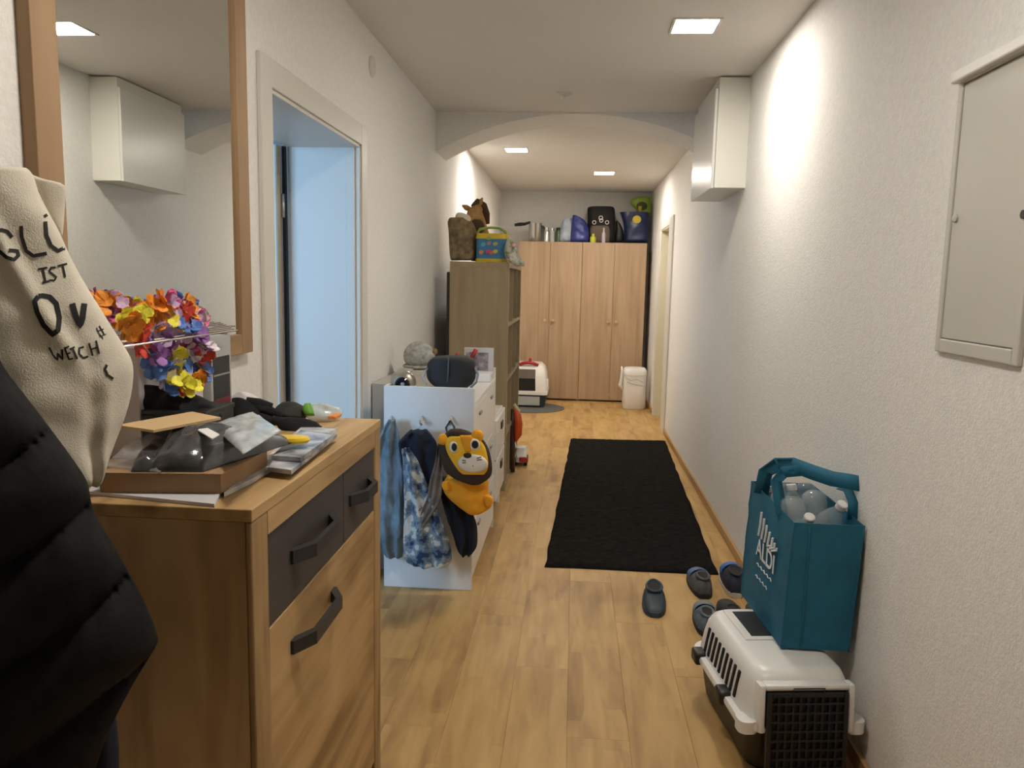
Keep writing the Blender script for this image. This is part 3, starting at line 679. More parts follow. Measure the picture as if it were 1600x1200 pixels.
# ------------------------------------------------------------------ white cabinet in the hall
WX0c, WX1c, WY0, WY1, WZ = -.838, -.430, 3.38, 4.322, .868
t = thing('white_dresser', 'white dresser with raised end panels, clothes hanging on its side', 'dresser', (-.634, 3.85, 0))
obj('body', bx(WX0c, WX1c-.02, WY0+.018, WY1-.018, .03, WZ-.02), white_c, t)
obj('top', bx(WX0c, WX1c, WY0+.018, WY1-.018, WZ-.02, WZ, .002), white_c, t)
obj('end_panel', bx(WX0c, WX1c-.001, WY0, WY0+.018, 0, .934, .002), white_c, t)
obj('end_panel', bx(WX0c, WX1c-.001, WY1-.018, WY1, 0, .925, .002), white_c, t)
obj('back_rail', bx(WX0c-.0, WX0c+.016, WY0+.018, WY1-.018, WZ, .934, .002), white_c, t)
for k, (a, b) in enumerate(((.055, .31), (.315, .575), (.58, .843))):
    d = obj('drawer', bx(WX1c-.019, WX1c-.001, WY0+.022, WY1-.022, a, b, .002), white_c, t)
    for yy in (3.60, 4.10): obj('handle', bx(WX1c-.001, WX1c+.008, yy-.035, yy+.035, b-.06, b-.045, .003), mat('grey_handle', (.25, .245, .24), .4), d)
obj('plinth', bx(WX0c+.01, WX1c-.03, WY0+.02, WY1-.02, 0, .03), white_c, t)
for px_ in (612, 660, 705):
    q = AY(px_, 658, WY0)
    h = obj('hook', tube(B(), [(q.x, WY0, q.z+.02), (q.x, WY0-.012, q.z+.015), (q.x, WY0-.03, q.z-.01), (q.x, WY0-.045, q.z+.0), (q.x, WY0-.048, q.z+.015)], .006, 6), mat('beige_hook', (.52, .48, .40), .4), t, smooth=True)
tag(obj('leaning_board', bx(-.944, -.872, 3.58, 4.25, .001, .915, .002), mat('grey_white_board', (.55, .53, .49), .5)), 'narrow grey-white board standing between white dresser and wall', 'board')
# low unit behind it
t = thing('low_cabinet', 'low white cabinet with two dark latches past the dresser', 'cabinet', (-.63, 4.60, 0))
obj('body', bx(-.83, -.438, 4.345, 4.86, .13, .625, .003), white_c, t)
for a, b in ((.14, .375), (.385, .615)):
    d = obj('drawer', bx(-.4385, -.42, 4.35, 4.855, a, b, .003), white_c, t)
    obj('latch', bx(-.42, -.412, 4.57, 4.66, b-.09, b-.045, .003), black_pl, d)
for xx in (-.81, -.46):
    for yy in (4.37, 4.835): obj('leg', lathe(B(), [(.014, 0), (.018, .06), (.02, .13)], (xx, yy, 0), 10), white_c, t, smooth=True, sharp=40)

# clothes on the side of the dresser (hang on the hooks, facing -y)
nb = (0, -1, 0)
def cloth(name, rows, y, T, m, lab, cat, amp=.012, fr=14., **k):
    k.setdefault('nrow', 56); k.setdefault('ncol', 40)
    return tag(obj(name, pufft(rows, (0, y, 0), nb, T, bump=lambda s, t, q: amp*(1.5*nz((q.x*fr*2.6+q.z*4, 3.1, q.z*fr*.45))+.7*nz((q.x*fr*5, 1.7, q.z*fr*2.2))), tilt=lambda s, t: .012*math.sin(7*s+4*t), **k), m, smooth=True), lab, cat)
cloth('denim_jacket', [(655, 607, 618), (675, 596, 624), (700, 588, 628), (725, 584, 632), (760, 584, 634), (800, 584, 633), (840, 588, 632), (872, 604, 628)], 3.315, .032, mat('light_denim', (.17, .235, .28), .85, noise_amt=.35, noise_scale=14), 'light blue denim jacket at the left hook of the dresser', 'jacket', back=.6)
cloth('navy_hoodie', [(671, 642, 668), (680, 632, 676), (692, 624, 683), (712, 628, 685), (735, 640, 684), (755, 655, 680), (772, 664, 674)], 3.305, .045, mat('navy_cotton', (.008, .012, .026), .9), 'dark navy hoodie at the middle hook of the dresser', 'jacket', back=.6)
camo = mat('blue_white_camouflage', (.62, .64, .64), .85, col2=(.10, .19, .32), noise_scale=19)
nt = camo.node_tree
for q in nt.nodes:
    if q.type == 'VALTORGB':
        q.color_ramp.interpolation = 'CONSTANT'; q.color_ramp.elements[0].position = 0; q.color_ramp.elements[0].color = (.02, .045, .11, 1)
        q.color_ramp.elements[1].position = .57; q.color_ramp.elements[1].color = (.60, .62, .60, 1)
        e = q.color_ramp.elements.new(.42); e.color = (.11, .17, .25, 1); e = q.color_ramp.elements.new(.49); e.color = (.23, .31, .37, 1)
cloth('camouflage_jacket', [(700, 628, 640), (715, 629, 652), (740, 630, 662), (770, 632, 674), (805, 632, 688), (840, 631, 700), (868, 632, 706), (880, 640, 704), (885, 655, 690)], 3.265, .04, camo, 'blue and white camouflage jacket hanging on the dresser', 'jacket', back=.7)
cloth('grey_scarf', [(692, 684, 690), (720, 680, 692), (750, 672, 692), (775, 668, 690), (795, 660, 682), (815, 655, 668), (830, 648, 660)], 3.235, .012, mat('grey_cotton', (.22, .20, .185), .9, noise_amt=.25), 'grey strap-like scarf hanging beside the lion backpack', 'scarf', .006, 20., ncol=12)
cloth('navy_trousers', [(745, 684, 700), (765, 687, 712), (790, 694, 732), (815, 702, 744), (840, 710, 746), (856, 714, 744), (868, 720, 736)], 3.30, .035, mat('black_navy_cloth', (.006, .008, .014), .9), 'black-navy child trousers hanging below the lion backpack', 'trousers', back=.7)
# lion backpack
lion_o = mat('orange_felt', (.86, .37, .015), .85, bump=.3, bump_scale=150)
lion_y = mat('yellow_orange_felt', (.92, .54, .03), .85, bump=.3, bump_scale=150)
mane = mat('dark_brown_felt', (.045, .028, .018), .9)
felt_w = mat('white_felt', (.82, .79, .72), .85)
t = thing('lion_backpack', 'orange child backpack shaped like a lion with dark mane', 'backpack', AY(730, 800, 3.22))
obj('body', pufft([(742, 700, 758), (752, 694, 763), (768, 694, 764), (782, 706, 768), (793, 720, 766), (802, 736, 750)], (0, 3.235, 0), nb, .055, nrow=24, ncol=20, bump=lambda s, t, q: .006*nz(q, 30.)), lion_o, t, smooth=True)
obj('paw', pufft([(773, 758, 764), (778, 755, 770), (786, 757, 770), (791, 760, 766)], (0, 3.19, 0), nb, .018, nrow=10, ncol=8), lion_o, t, smooth=True)
obj('paw', pufft([(752, 692, 700), (758, 690, 704), (766, 693, 704)], (0, 3.19, 0), nb, .016, nrow=10, ncol=8), lion_o, t, smooth=True)
hd = obj('mane', pufft([(670, 704, 718), (675, 698, 734), (684, 690, 752), (700, 686, 763), (720, 690, 768), (735, 695, 769), (745, 706, 766), (752, 722, 758), (757, 738, 748)], (0, 3.175, 0), nb, .030, nrow=26, ncol=20, p=3), mane, t, smooth=True)
def disc_px(cx_, cy_, rx, ry, y, T, rot=0, n=20):
    bm = B(); c0 = AY(cx_, cy_, y); k = y/F_PX*1.01; rings = []
    for f, d in ((1, 0), (1, -T*.5), (.82, -T*.85), (.4, -T), (.05, -T*1.03)):
        ring = []
        for i in range(n):
            a = 2*PI*i/n; u, v = rx*f*math.cos(a), ry*f*math.sin(a); r_ = math.radians(rot)
            ring.append(c0+Vector(((u*math.cos(r_)-v*math.sin(r_))*k, d, (u*math.sin(r_)+v*math.cos(r_))*k)))
        rings.append(ring)
    return loft(bm, rings)
fy = 3.150
obj('face', pufft([(681, 705, 735), (686, 697, 748), (697, 696, 757), (710, 700, 761), (724, 708, 763), (735, 716, 761), (742, 724, 756)], (0, fy, 0), nb, .016, nrow=20, ncol=18, p=3), lion_y, hd, smooth=True)
obj('muzzle', disc_px(739, 724, 24, 15, fy-.013, .012, 0), felt_w, hd, smooth=True)
obj('nose', disc_px(730.5, 711.5, 6.5, 4.2, fy-.021, .008), mane, hd, smooth=True)
obj('forehead_patch', pufft([(680, 718, 736), (690, 720, 740), (700, 724, 738), (707, 727, 735)], (0, fy-.014, 0), nb, .006, nrow=10, ncol=8), lion_o, hd, smooth=True)
for ex, ey, rx in ((709, 698.5, 7), (741.5, 694.5, 9)):
    e = obj('eye', disc_px(ex, ey, rx, 9.5, fy-.013, .007), felt_w, hd, smooth=True)
    obj('pupil', disc_px(ex+.8, ey, rx*.62, 6.5, fy-.019, .004), mat('pupil_black', (.02, .025, .03), .3), e, smooth=True)
for ex, ey, r_ in ((692.5, 686, 8.5), (746, 681, 10)): obj('ear', disc_px(ex, ey, r_, r_*1.05, fy+.012, .022), lion_o, hd, smooth=True)
for a in (((722, 719), (728, 720)), ((722, 723), (728, 723)), ((745, 716), (752, 714)), ((745, 719), (753, 718)), ((738, 727), (740, 729))): obj('whisker', tube(B(), [AY(*p, fy-.0245) for p in a], .0018, 5), mane, hd)
obj('strap', tube(B(), [AY(699, 676, 3.2), AY(697, 668, 3.27), AY(704, 657, 3.335), AY(710, 668, 3.25), AY(708, 676, 3.2)], .005, 6), black_pl, t, smooth=True)
# on top of the dresser
TZ = WZ+.0005
t = thing('patterned_cap', 'grey patterned round cap on a beige box atop the dresser', 'cap', (-.775, 3.97, TZ))
capm = mat('grey_speckled_cloth', (.50, .50, .46), .9, col2=(.26, .27, .26), noise_scale=40)
cc = AY(655, 556, 3.95)
obj('crown', ball(B(), (cc.x, 3.95, cc.z), (.082, .075, .075), 20, 12), capm, t, smooth=True)
obj('brim', tube(B(), [cc+Vector((.078*math.cos(a), .07*math.sin(a), -.052)) for a in [2*PI*k/20 for k in range(20)]], .008, 6, closed=True), capm, t, smooth=True)
obj('badge', disc_px(680, 549, 4, 5, 3.90, .008), mat('brown_leather', (.30, .18, .08), .6), t, smooth=True)
t = thing('beige_box', 'small beige box under the grey patterned cap', 'box', (-.74, 3.95, TZ))
obj('box_body', bx(-.815, -.665, 3.86, 4.06, TZ, .945, .004), mat('beige_card', (.62, .57, .50), .6), t)
obj('lid', bx(-.8165, -.6635, 3.8585, 4.0615, .922, .948, .004), mat('beige_card', (.62, .57, .50), .6), t)
t = thing('round_device', 'round beige device with a black lens at the dresser edge', 'device', (-.79, 3.50, TZ))
q = AY(626, 594, 3.45)
obj('shell', ball(B(), (q.x, 3.50, .935), (.062, .055, .058), 18, 12), mat('champagne_metal', (.42, .38, .31), .3, metal=.7), t, smooth=True)
obj('lens', lathe(B(), [(.034, 0), (.034, -.012), (.026, -.016), (.010, -.010)], (q.x+.008, 3.455, .932), 20, 'y'), mat('black_lens', (.008, .008, .009), .1), t, smooth=True, sharp=40)
obj('glint_bead', ball(B(), (q.x+.010, 3.444, .934), (.010, .004, .010), 10, 6), mat('lens_glint', (.35, .35, .36), .1), t, smooth=True)  # pale bead paints a glint onto the black lens
obj('base', lathe(B(), [(.05, TZ-.0), (.045, TZ+.02)], (q.x, 3.50, 0), 16), black_pl, t)
t = thing('black_case', 'black rounded zip case lying on the dresser', 'case', (-.60, 3.60, TZ))
obj('case_body', pufft([(556, 682, 730), (563, 671, 740), (575, 667, 743), (590, 668, 743), (600, 676, 738), (607, 688, 728)], (0, 3.60, 0), nb, .085, nrow=24, ncol=22, p=3.), mat('black_case_cloth', (.012, .012, .013), .7, bump=.3, bump_scale=120), t, smooth=True)
obj('band', tube(B(), [AY(701, 558, 3.52), AY(700.5, 570, 3.508), AY(700, 585, 3.506), AY(699, 600, 3.52)], .003, 6), mat('grey_band', (.09, .09, .09), .5), t)
obj('strap', tube(B(), [AY(670, 575, 3.56), AY(664, 580, 3.54), AY(660, 590, 3.52), AY(666, 600, 3.5)], .006, 6), mat('grey_strap', (.35, .34, .33), .6), t, smooth=True)
obj('strap', tube(B(), [AY(742, 575, 3.58), AY(747, 585, 3.56), AY(744, 597, 3.53), AY(735, 606, 3.52)], .006, 6), mat('grey_strap2', (.22, .22, .22), .6), t, smooth=True)
t = thing('picture_board', 'small picture board with red clips at the far end of the dresser', 'picture', (-.50, 4.25, TZ))
obj('board', bx(-.60, -.437, 4.235, 4.255, TZ, 1.04, .003), mat('pale_board', (.60, .58, .58), .5), t)
obj('print', bx(-.59, -.465, 4.2335, 4.235, .90, 1.015), mat('dark_print', (.14, .12, .16), .4, col2=(.45, .40, .42), noise_scale=35), t)
for a, b in (((744, 546), (737, 558)), ((716, 553), (713, 556))): obj('clip', tube(B(), [AY(*a, 4.215), AY(*b, 4.22)], .012, 8), gloss_red, t, smooth=True)
tag(obj('white_tray', bx(-.56, -.435, 4.10, 4.225, TZ, .915, .004), white_p), 'small white box in front of the picture board', 'box')

# ------------------------------------------------------------------ cube shelf
KX0, KX1, KY0, KY1, KZ = -.824, -.434, 5.10, 6.24, 1.528
t = thing('cube_shelf', 'tall grey-oak cube shelf along the left wall', 'shelf', (-.63, 5.67, 0))
th = .036
obj('side_panel', bx(KX0, KX1, KY0, KY0+th, 0, KZ-th), shelf_oak, t)
obj('side_panel', bx(KX0, KX1, KY1-th, KY1, 0, KZ-th), shelf_oak, t)
shelf_h = wood('grey_oak_horizontal', (.26, .20, .118), (.345, .27, .16), (.41, .33, .205), axis=1, along=1., across=22)
obj('top', bx(KX0, KX1, KY0, KY1, KZ-th, KZ, .001), shelf_h, t)
zs = [.02+(KZ-th-.02)*k/4 for k in range(5)]
for k in range(4): obj('shelf_board', bx(KX0, KX1-.001, KY0+th, KY1-th, zs[k]-.018 if k else 0, zs[k]+.006), shelf_h, t)
for k in (1, 2): 
    yd = KY0+(KY1-KY0)*k/3; obj('divider', bx(KX0, KX1-.002, yd-.008, yd+.008, .026, KZ-th), shelf_oak, t)
obj('back_panel', bx(KX0, KX0+.004, KY0+th, KY1-th, .03, KZ-th), mat('dark_back', (.10, .08, .05), .8), t)
cw = (KY1-KY0)/3
for k, (r_, c_, wd, hh, m_, lab) in enumerate(((3, 0, .20, .26, white_p, 'white binder box in the top near cube of the shelf'), (1, 0, .26, .28, mat('grey_felt_box', (.26, .25, .24), .9), 'grey felt basket in a lower near cube of the shelf'), (2, 1, .26, .28, mat('beige_basket', (.45, .38, .28), .9), 'beige basket in a middle cube of the shelf'), (0, 0, .24, .2, mat('lime_box', (.35, .5, .06), .6), 'lime green box in the bottom near cube of the shelf'))):
    ya = KY0+cw*c_+.045; z = zs[r_]+.0065
    b_ = B(); rg = [rrect((.34-.012*(1-f))/2-.004*(1-f), wd/2-.008*(1-f), .02, 4, (KX0+KX1)/2-.005, ya+wd/2, z+hh*f) for f in (0, .5, 1)]
    rg += [[p*1.0+((Vector(((KX0+KX1)/2-.005, ya+wd/2, p.z))-p).normalized()*.012) for p in rg[-1]]]
    rg += [[Vector((p.x, p.y, z+.01)) for p in rg[-1]]]
    loft(b_, rg); tag(obj('storage_box', b_, m_, smooth=True, sharp=40), lab, 'storage box')
tag(obj('folded_board', bx(-.862, -.836, 5.20, 6.05, .001, 1.46, .010, 3), mat('dark_board_cover', (.12, .105, .09), .9), smooth=True, sharp=40), 'dark folded board standing between cube shelf and wall', 'board')
# things on the shelf
t = thing('burlap_sack', 'brown speckled sack standing on the cube shelf', 'sack', (-.76, 5.22, KZ))
obj('sack_body', pufft([(340, 704, 728), (347, 700, 738), (360, 701, 744), (380, 702, 744), (398, 703, 745), (407, 705, 742)], (0, 5.24, 0), nb, .085, nrow=20, ncol=18, bump=lambda s, t, q: .012*nz(q, 18.), p=2.8, endr=.06), mat('burlap', (.30, .225, .125), .95, col2=(.13, .10, .055), noise_scale=26), t, smooth=True)
obj('tie', pufft([(332, 716, 722), (336, 712, 732), (342, 712, 736), (347, 718, 734)], (0, 5.20, 0), nb, .03, nrow=10, ncol=10, bump=lambda s, t, q: .01*nz(q, 40.)), mat('cream_paper', (.78, .70, .55), .7), t, smooth=True)
t = thing('plush_horse', 'brown plush horse sitting on the cube shelf behind the blue box', 'plush toy', (-.66, 5.40, KZ))
hb = mat('tan_plush', (.46, .27, .10), .95, noise_amt=.2, noise_scale=30, bump=.5, bump_scale=150)
hdk = mat('dark_plush', (.085, .045, .02), .95, bump=.5, bump_scale=150)
P5 = lambda a, b, y=5.40: AY(a, b, y+.07)
bm = B(); tube(bm, [P5(752, 408), P5(752, 395), P5(752, 378), P5(750, 360), P5(748, 345), P5(745, 332)], [.07, .085, .08, .055, .045, .038], 12)
tube(bm, [P5(747, 325), P5(741, 334, 5.36), P5(735, 346, 5.31), P5(731, 353, 5.28)], [.036, .05, .042, .032], 12)
obj('body', bm, hb, t, smooth=True)
obj('muzzle', ball(B(), P5(745, 355, 5.29), (.055, .05, .055), 14, 9), hdk, t, smooth=True)
bm = B(); tube(bm, [P5(738, 322, 5.36), P5(746, 316), P5(755, 322, 5.44), P5(760, 335, 5.46), P5(762, 350, 5.46)], [.012, .026, .03, .026, .014], 10); obj('mane', bm, hdk, t, smooth=True)
for a in (((747, 322), (754, 309)), ((734, 327), (722, 321))): obj('ear', tube(B(), [P5(*a[0]), P5((a[0][0]+a[1][0])/2, (a[0][1]+a[1][1])/2), P5(*a[1])], [.018, .02, .005], 8), hb, t, smooth=True)
# blue and yellow toy tub
t = thing('toy_tub', 'blue toy tub with yellow rims and green handle on the cube shelf', 'toy box', (-.60, 5.20, KZ))
a, b = AY(741, 408, 5.12), AY(794, 408, 5.12); bxm, bw = (a.x+b.x)/2, (b.x-a.x)/2
yel = mat('bright_yellow_plastic', (.66, .47, .03), .4); blu = mat('toy_blue', (.045, .20, .40), .45)
bcy = 5.12+.085
def tub(z0, z1, f0, f1, m_, name, par):
    rg = [rrect(bw*f0, .08*f0, .03, 4, bxm, bcy, z0), rrect(bw*f1, .08*f1, .03, 4, bxm, bcy, z1)]; return obj(name, loft(B(), rg), m_, par, smooth=True, sharp=50)
tub(KZ+.0005, KZ+.022, .97, .97, yel, 'bottom_rim', t); wallp = tub(KZ+.022, KZ+.150, .95, .93, blu, 'tub_wall', t); tub(KZ+.150, KZ+.185, .98, .92, yel, 'lid', t)
obj('handle', tube(B(), [AY(745, 366, bcy), AY(750, 358, bcy), AY(765, 355.5, bcy), AY(780, 356, bcy), AY(790, 362, bcy), AY(792, 368, bcy)], .009, 8), mat('toy_green', (.25, .40, .08), .4), t, smooth=True)
for cx_, cy_, col in ((752, 394, (.65, .25, .08)), (763, 393, (.55, .06, .12)), (768, 395, (.6, .15, .1)), (774, 393, (.55, .5, .06)), (755, 382, (.12, .35, .55)), (764, 380, (.35, .25, .3)), (774, 381, (.4, .45, .12)), (764, 372, (.3, .45, .1))):
    obj('printed_mark', disc_px(cx_, cy_, 4, 3.2, bcy-.0785, .002, 20, 8), mat('toy_print_%d_%d' % (cx_, cy_), col, .5), wallp)
t = thing('plush_bouquet', 'white and green plush with pink ball hanging over the shelf edge', 'plush toy', (-.44, 5.20, KZ))
obj('body', pufft([(372, 793, 799), (380, 790, 806), (392, 788, 808), (402, 790, 812), (408, 794, 818), (416, 806, 820)], (0, 5.075, 0), nb, .022, nrow=16, ncol=12, bump=lambda s, t, q: .012*nz(q, 40.)), mat('white_green_plush', (.70, .68, .60), .9, col2=(.22, .26, .14), noise_scale=38), t, smooth=True)
obj('pink_ball', ball(B(), AY(803, 383, 5.05), .014, 10, 7), mat('pink_plush', (.85, .45, .55), .9), t, smooth=True)

# toys on the floor by the shelf
t = thing('toy_scooter', 'orange-red toy scooter standing beside the cube shelf', 'toy', AZ(806, 700, 0))
ty = 5.62
obj('fender', tube(B(), [AY(803, 638, ty), AY(808, 648, ty), AY(810, 662, ty), AY(809, 678, ty), AY(805, 690, ty)], [.012, .03, .034, .032, .012], 10), mat('orange_red_plastic', (.68, .10, .02), .35), t, smooth=True)
obj('frame', tube(B(), [AY(801, 640, ty), AY(800, 670, ty), AY(800, 700, ty), AY(800, 737, ty)], .022, 8), mat('dark_brown_plastic', (.05, .025, .02), .5), t, smooth=True)
obj('grip', tube(B(), [AY(803, 632, ty), AY(808, 640, ty), AY(812, 643, ty)], .014, 8), mat('pale_yellow_plastic', (.70, .60, .30), .4), t, smooth=True)
t = thing('toy_car', 'small white and red toy car on the floor by the shelf', 'toy', (-.38, 5.93, 0))
def at(px_, py_, y=5.92): return AY(px_, py_, y)
cxx = at(810, 712).x+.025
obj('car_body', loft(B(), [rrect(.04, .10, .02, 4, cxx, 5.92, z) for z in (.03, .07)] + [rrect(.042, .07, .02, 4, cxx-.003, 5.93, .10), rrect(.035, .05, .02, 4, cxx-.003, 5.93, .13)]), white_p, t, smooth=True, sharp=40)
obj('nose', bx(cxx-.01, cxx+.052, 5.80, 5.83, .035, .075, .008), gloss_red, t)
for sx in (-1, 1):
    for yy in (5.86, 5.98): obj('wheel', lathe(B(), [(.03, -.012), (.03, .012)], (cxx+sx*.036, yy, .03), 14, 'x'), black_pl, t)
obj('handle_bar', tube(B(), [at(808, 708), at(805, 698), at(803, 690)], .012, 8), white_p, t, smooth=True)

# ------------------------------------------------------------------ wardrobes
def wardrobe(x0, x1, label):
    t = thing('wardrobe', label, 'wardrobe', ((x0+x1)/2, 9.48, 0), 'pale oak wardrobes at the end of the hall')
    y0, y1, h = 9.237, 9.73, 1.872
    obj('carcass', box(box(box(box(B(), x0, x0+.018, y0+.02, y1, 0, h), x1-.018, x1, y0+.02, y1, 0, h), x0+.018, x1-.018, y0+.02, y1, h-.018, h), x0+.018, x1-.018, y1-.01, y1, .03, h-.018), wardrobe_oak, t)
    obj('plinth', bx(x0+.018, x1-.018, y0+.05, y0+.065, 0, .055), mat('plinth_brown', (.20, .12, .06), .7), t)
    xm = (x0+x1)/2
    for a, b, kx in ((x0+.0015, xm-.0015, xm-.045), (xm+.0015, x1-.0015, xm+.045)):
        d = obj('door', bx(a, b, y0, y0+.018, .022, h-.002, .0015), wardrobe_oak, t)
        obj('knob', lathe(B(), [(.012, 0), (.01, -.012), (.02, -.02), (.02, -.028), (.012, -.032)], (kx, y0, .955), 14, 'y'), mat('knob_oak', (.56, .38, .22), .5), d, smooth=True, sharp=40)
wardrobe(-.674, .067, 'pale oak two-door wardrobe, left of the pair at the hall end')
wardrobe(.069, .812, 'pale oak two-door wardrobe, right of the pair, behind the white bin')
WTZ = 1.8725; wy = 9.42
def W(px_, py_, y=wy): return AY(px_, py_, y)
def xw(px_, y=wy): return AY(px_, 376, y).x
kpx = wy/F_PX
t = thing('steel_pot', 'tall steel pot with a long black handle on the wardrobe', 'pot', (xw(836), wy, WTZ))
obj('pot_body', lathe(B(), [(.075, WTZ), (.08, WTZ+.01), (.08, WTZ+.215), (.083, WTZ+.22)], (xw(836), wy, 0), 22), steel, t, smooth=True, sharp=40)
obj('handle', tube(B(), [W(829, 347), W(820, 350), W(812, 350.5), W(804, 351.5)], [.012, .018, .022, .016], 8), black_pl, t, smooth=True)
for px_, r_, h_, m_, nm, lab, cat in ((847, .035, .19, mat('dark_olive', (.05, .055, .04), .5), 'dark_flask', 'dark slim flask right of the steel pot', 'flask'),
                                 (853.5, .042, .175, steel, 'steel_flask', 'short steel flask on the wardrobe', 'flask'),
                                 (862.5, .028, .165, mat('pale_grey_plastic', (.55, .55, .52), .4), 'grey_bottle', 'thin pale grey bottle on the wardrobe', 'bottle'),
                                 (872, .035, .17, mat('bottle_green', (.06, .12, .06), .3), 'green_bottle', 'green bottle with dark cap on the wardrobe', 'bottle')):
    t = thing(nm, lab, cat, (xw(px_), wy, WTZ))
    obj('body', lathe(B(), [(r_, WTZ), (r_, WTZ+h_*.72), (r_*.8, WTZ+h_*.82)], (xw(px_), wy, 0), 16), m_, t, smooth=True, sharp=40)
    obj('cap', lathe(B(), [(r_*.7, WTZ+h_*.82), (r_*.7, WTZ+h_), (r_*.5, WTZ+h_*1.02)], (xw(px_), wy, 0), 14), black_pl if px_ > 870 or px_ < 850 else steel, t, smooth=True, sharp=40)
heap([(341, 883, 893), (347, 878, 897), (356, 876, 900), (366, 874, 900), (379, 874, 900)], (0, 9.42, 0), nb, .07, mat('pale_blue_bag', (.30, .38, .52), .6, col2=(.55, .60, .66), noise_scale=12), 'pale blue plastic bag on the wardrobe', 'bag', 'pale_blue_bag', .02, 12.)
heap([(336, 895, 899), (343, 894, 912), (352, 893, 918), (362, 892, 920), (379, 891, 920)], (0, 9.34, 0), nb, .06, mat('royal_blue_bag', (.020, .028, .19), .4, col2=(.04, .06, .28), noise_scale=14), 'royal blue plastic bag left of the black backpack', 'bag', 'royal_blue_bag', .018, 14.)
t = thing('black_backpack', 'black backpack with white ring print standing on the wardrobe', 'backpack', (xw(939), 9.45, WTZ))
obj('pack_body', pufft([(323, 922, 956), (326, 918, 960), (340, 918, 961), (360, 918, 961), (379.5, 919, 961)], (0, 9.48, 0), nb, .10, nrow=20, ncol=18, p=4, endr=.08), mat('black_pack_cloth', (.012, .011, .010), .8), t, smooth=True)
for a, b, r_ in ((928.5, 347.5, .020), (939.5, 344.5, .020), (938.8, 340.5, .022), (948.5, 347.5, .020)): obj('ring_print', ring_wire(B(), AY(a, b, 9.365), r_, .005, 16), felt_w, t)
obj('pocket', pufft([(352, 925, 950), (358, 922, 953), (370, 922, 953), (379.5, 923, 952)], (0, 9.40, 0), nb, .05, nrow=12, ncol=12, p=3), mat('brown_mesh_pocket', (.16, .115, .085), .8), t, smooth=True)
obj('side_strap', pufft([(345, 962, 966), (360, 962, 974), (379, 960, 974)], (0, 9.5, 0), nb, .03, nrow=10, ncol=8), black_pl, t, smooth=True)
for px_, col, lab, nm in ((926.5, (.55, .58, .05), 'small yellow-green bottle before the black backpack', 'yellow_bottle'), (943, (.50, .46, .50), 'slim pale bottle before the black backpack', 'pale_bottle')):
    t = thing(nm, lab, 'bottle', (xw(px_, 9.28), 9.28, WTZ)); h_ = .10 if px_ < 930 else .17; r_ = .035 if px_ < 930 else .022
    obj('body', lathe(B(), [(r_, WTZ), (r_, WTZ+h_*.6), (r_*.5, WTZ+h_*.75)], (xw(px_, 9.28), 9.28, 0), 14), mat('bp_%s' % nm, col, .35), t, smooth=True, sharp=40)
    obj('cap', lathe(B(), [(r_*.5, WTZ+h_*.75), (r_*.5, WTZ+h_)], (xw(px_, 9.28), 9.28, 0), 12), mat('bp_%s' % nm, col, .35), t, smooth=True, sharp=40)
t = thing('blue_carrier_bag', 'big blue carrier bag with yellow emblem at the wardrobe end', 'bag', (xw(992), 9.44, WTZ))
blue_bag = mat('blue_tarp', (.012, .022, .085), .35, noise_amt=.3, noise_scale=12)
obj('bag_body', pufft([(331.5, 968, 1013), (336, 970, 1014), (350, 974, 1015), (365, 975, 1014), (379, 975, 1012)], (0, 9.45, 0), nb, .12, nrow=20, ncol=18, p=4, endr=.04, bump=lambda s, t, q: .02*nz(q, 9.)), blue_bag, t, smooth=True)
obj('emblem', disc_px(995, 343, 6.5, 6, 9.318, .01, 0, 12), mat('emblem_yellow', (.62, .48, .04), .5), t)
t = thing('green_toy', 'lime green toy with dark opening on top of the blue bag', 'toy', AY(1000, 331, 9.50))
obj('shell', pufft([(308, 994, 1016), (313, 985, 1017), (320, 986, 1018), (328, 994, 1018), (335, 995, 1017)], (0, 9.52, 0), nb, .07, nrow=14, ncol=14, p=3), mat('lime_plastic', (.24, .34, .03), .45), t, smooth=True)
obj('opening', disc_px(1003, 322, 8, 6.5, 9.452, .008, 0, 14), mat('dark_olive_hole', (.03, .035, .008), .7), t)
obj('yellow_leg', tube(B(), [AY(1000, 322, 9.43), AY(1000, 331, 9.43)], .022, 8), mat('olive_yellow', (.42, .36, .03), .5), t, smooth=True)

# ------------------------------------------------------------------ litter box, mat, bin
t = thing('litter_box', 'white covered cat litter box with red handle and dark base', 'litter box', (-.50, 8.85, 0))
lx, ly = -.50, 8.86
petrol = mat('petrol_plastic', (.025, .045, .055), .45)
obj('base', loft(B(), [rrect(.19, .235, .05, 5, lx, ly, .0065), rrect(.215, .26, .05, 5, lx, ly, .15)]), petrol, t, smooth=True, sharp=50)
obj('front_plate', bx(lx-.13, lx+.14, ly-.264, ly-.25, .03, .13, .005), mat('grey_label', (.42, .44, .42), .5), t)
obj('rim', loft(B(), [rrect(.225, .27, .05, 5, lx, ly, z) for z in (.15, .185)]), white_p, t, smooth=True, sharp=50)
hx = 0.
hood_r = [rrect(.215, .26, .06, 5, lx, ly, .185), rrect(.205, .245, .06, 5, lx, ly, .36), rrect(.185, .22, .06, 5, lx, ly+.01, .44), rrect(.14, .17, .06, 5, lx, ly+.01, .485)]
obj('hood', loft(B(), hood_r), white_p, t, smooth=True, sharp=60)
obj('opening', loft(B(), [[Vector((lx-.135, ly-.262+.0, .195)), Vector((lx+.09, ly-.262, .195)), Vector((lx+.085, ly-.252, .33)), Vector((lx-.13, ly-.252, .33))], [Vector((lx-.135, ly-.24, .195)), Vector((lx+.09, ly-.24, .195)), Vector((lx+.085, ly-.23, .33)), Vector((lx-.13, ly-.23, .33))]]), shade_in, t)
